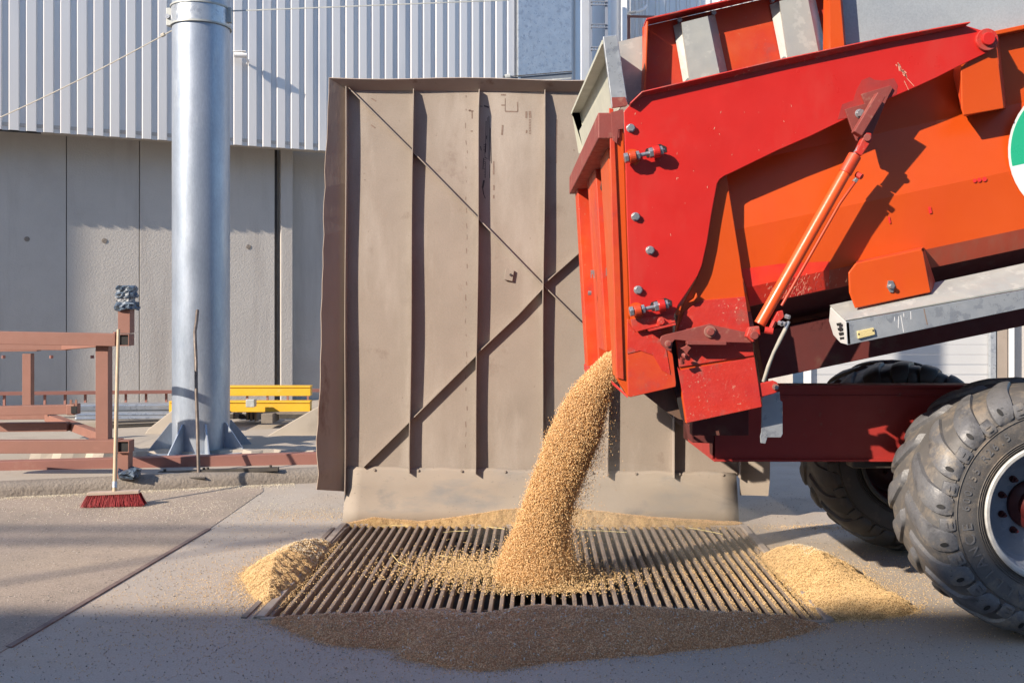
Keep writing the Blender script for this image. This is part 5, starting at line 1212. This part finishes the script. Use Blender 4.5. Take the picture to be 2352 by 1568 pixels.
def wheel(cx_, cy_, mt, detail, lb):
    c = Vector((cx_, cy_, .665)); wh_ = empty('wheel', c, lb, parent=tr)
    ty = MB(); ty.lathe([tuple(q) for q in PC], c, 120); mb = MB(); holes = MB()
    NL = 19
    for k in range(NL):
        t0_ = 2 * math.pi * (k + .3) / NL
        for sgn in (-1, 1):
            th = t0_ + (0 if sgn < 0 else math.pi / NL)
            lug(mb, c, th, sgn * .01, sgn * .375, .034, .068, -.34, .023, .018, round_b=.32)
            if sgn < 0 and detail:
                r_, y_, nr, ny = ps(-.30); q0_ = c + Vector(((r_ + nr * .0225) * math.cos(th), y_ + ny * .0225, (r_ + nr * .0225) * math.sin(th))); nv = Vector((nr * math.cos(th), ny, nr * math.sin(th))); er_ = Vector((-math.sin(th), 0, math.cos(th))); up_ = nv.cross(er_)
                k1 = len(holes.v); holes.v += [q0_ + nv * .001 + er_ * (.011 * math.cos(a_)) + up_ * (.020 * math.sin(a_)) for a_ in np.linspace(0, 2 * math.pi, 17)[:-1]]; holes.f.append(tuple(range(k1, k1 + 16)))
            lug(mb, c, th + math.pi / NL, sgn * .285, sgn * .375, .034, .036, .0, .014, .010, n=8, round_b=.3)
            if detail and sgn < 0:
                for q in (0, 1):
                    for hh in (.325, .345): lug(mb, c, th + math.pi / NL, sgn * hh, sgn * (hh + .006), .018, .018, 0, .018, .016, n=4, round_b=.1)
    for r_, y_ in ((.365, -.279), (.376, -.2825), (.388, -.286), (.50, -.3005), (.53, -.2975)):
        ty.lathe([(r_ - .0018, y_ + .004), (r_, y_ - .0035), (r_ + .0018, y_ + .004)], c, 120)
    ty.build('tyre', mt, wh_, smooth=True); mb.build('tread', M['tread'] if detail else mt, wh_, smooth=True)
    for f_ in holes.f: MB().add([holes.v[i] for i in f_], [tuple(range(16))]).build('recess_shade', M['black'], wh_, fix=False)  # raised black ovals painted where the lug hollows lie in shade
    rim = MB(); rim.lathe([(.336, -.245), (.343, -.272), (.352, -.278), (.353, -.285), (.345, -.290), (.330, -.287), (.322, -.276)], c, 120).build('rim_lip', M['rimlip'] if detail else M['rubbershade'], wh_, smooth=True)  # far lip and rim take darker colours in place of shade
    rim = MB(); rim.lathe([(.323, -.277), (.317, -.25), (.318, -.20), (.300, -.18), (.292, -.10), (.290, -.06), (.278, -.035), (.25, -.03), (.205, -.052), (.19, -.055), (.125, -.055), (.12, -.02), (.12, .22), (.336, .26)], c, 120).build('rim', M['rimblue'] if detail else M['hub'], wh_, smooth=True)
    hb_m = MB(); hb_m.lathe([(.0005, -.165), (.05, -.165), (.058, -.155), (.075, -.14), (.085, -.12), (.09, -.10), (.118, -.085), (.128, -.075), (.128, -.05), (.128, .1)], c, 48).build('hub', M['hub'], wh_, smooth=True)
    nm = MB()
    for k in range(10):
        t = 2 * math.pi * (k + .5) / 10; q = c + Vector((.163 * math.cos(t), -.056, .163 * math.sin(t)))
        nm.cyl(q, q + Vector((0, -.006, 0)), .0185, 18); nm.hexb(q + Vector((0, -.006, 0)), .015, .022); nm.cyl(q + Vector((0, -.028, 0)), q + Vector((0, -.045, 0)), .0085, 10)
    nm.build('wheel_nuts', M['hub'], wh_)
    MB().tube([c + Vector((-.19, -.06, .22)), c + Vector((-.215, -.13, .235))], .006, 8).build('tyre_valve', M['iron'], wh_)
    return wh_, c
w1, cw = wheel(2.71, 5.13, M['rubber'], True, 'near wheel with blue grey rim and chunky tyre')
wheel(2.71, 6.86, M['rubbershade'], False, 'far wheel in the shade under the trailer')
# raised lettering on the near tyre
def letter(ch, size, ang, rad_, c, y_):
    cu = bpy.data.curves.new('txt', 'FONT'); cu.body = ch; cu.size = size; cu.extrude = .0022; cu.align_x = 'CENTER'; cu.resolution_u = 3
    ob = bpy.data.objects.new('txt', cu); scene.collection.objects.link(ob); bpy.context.view_layer.update()
    me = ob.to_mesh(); out = ([v.co.copy() for v in me.vertices], [tuple(p.vertices) for p in me.polygons]); ob.to_mesh_clear()
    bpy.data.objects.remove(ob); bpy.data.curves.remove(cu)
    er = Vector((math.cos(ang), 0, math.sin(ang))); et = Vector((math.sin(ang), 0, -math.cos(ang)))   # clockwise tangent seen from the camera
    vs_ = [c + er * (rad_ + v.y) + et * v.x + Vector((0, y_ - v.z, 0)) for v in out[0]]
    return vs_, out[1]
a0_ = math.pi + .15 + 7 * .145
for i, ch in enumerate('ALLIANCE'): MB().add(*letter(ch, .074, a0_ - i * .145, .425, cw, -.296)).build('tyre_letter', M['tread'], w1, fix=False)
for i, ch in enumerate('600/55 R26.5'):
    if ch != ' ': MB().add(*letter(ch, .055, math.pi - .06 - i * .085, .435, cw, -.296)).build('tyre_letter', M['tread'], w1, fix=False)

# ================================================================ buildings and added pipes outside the frame that cast the shade
MB().box((2, -11.3, 5.465), (60, 8, 10.93)).build('opposite_building', M['facade'], label='plain grey building behind the camera shading the foreground', cat='building')
MB().tube([Vector((-30, -7.3, 12.28)), Vector((-19.7, -7.3, 12.28))], .055, 12).tube([Vector((-30, -7.3, 12.60)), Vector((-19.7, -7.3, 12.60))], .055, 12).beam(Vector((-19.9, -7.3, 10.9)), Vector((-19.9, -7.3, 12.7)), .05, .05, up=(1, 0, 0)).build('shade_pipes', M['galvdull'], label='unseen pipes added above the building behind the camera to shade a band of ground', cat='railing')  # invented pipes, cut and spaced to throw a soft band of shade
MB().box((-22.0, 14.27, 5.2), (12.0, 14.0, 10.4)).build('neighbouring_building', M['facade'], label='plain building left of the yard shading the end of the concrete wall', cat='building')

# ================================================================ dust hanging around the foot of the stream
dm = bpy.data.materials.new('grain_dust'); dm.use_nodes = True; dn = dm.node_tree; dn.nodes.clear()
do = dn.nodes.new('ShaderNodeOutputMaterial'); dv_ = dn.nodes.new('ShaderNodeVolumePrincipled')
dv_.inputs['Color'].default_value = (.92, .84, .72, 1); dv_.inputs['Density'].default_value = .16
dn.links.new(dv_.outputs[0], do.inputs['Volume'])
def puff(c, r_, lb):
    b = bmesh.new(); bmesh.ops.create_icosphere(b, subdivisions=4, radius=1)
    for v in b.verts:
        n_ = v.co.normalized(); k = 1 + .16 * math.sin(n_.x * 5 + n_.z * 3) + .12 * math.sin(n_.y * 7 + 1) + .08 * math.sin(n_.z * 9 + n_.x * 4)
        v.co = Vector((n_.x * r_[0] * k, n_.y * r_[1] * k, max(n_.z * r_[2] * k, -c[2] + .012)))
    me = bpy.data.meshes.new('grain_dust'); b.to_mesh(me); b.free(); me.materials.append(dm)
    o_ = bpy.data.objects.new('grain_dust', me); scene.collection.objects.link(o_); o_.location = c
    tag(o_, lb, 'dust', kind='stuff')
puff((1.05, 6.75, .16), (1.15, .75, .34), 'thin pale dust drifting low over the right half of the grate')
puff((.45, 6.5, .45), (.42, .55, .62), 'thin dust hanging on the right side of the falling grain')
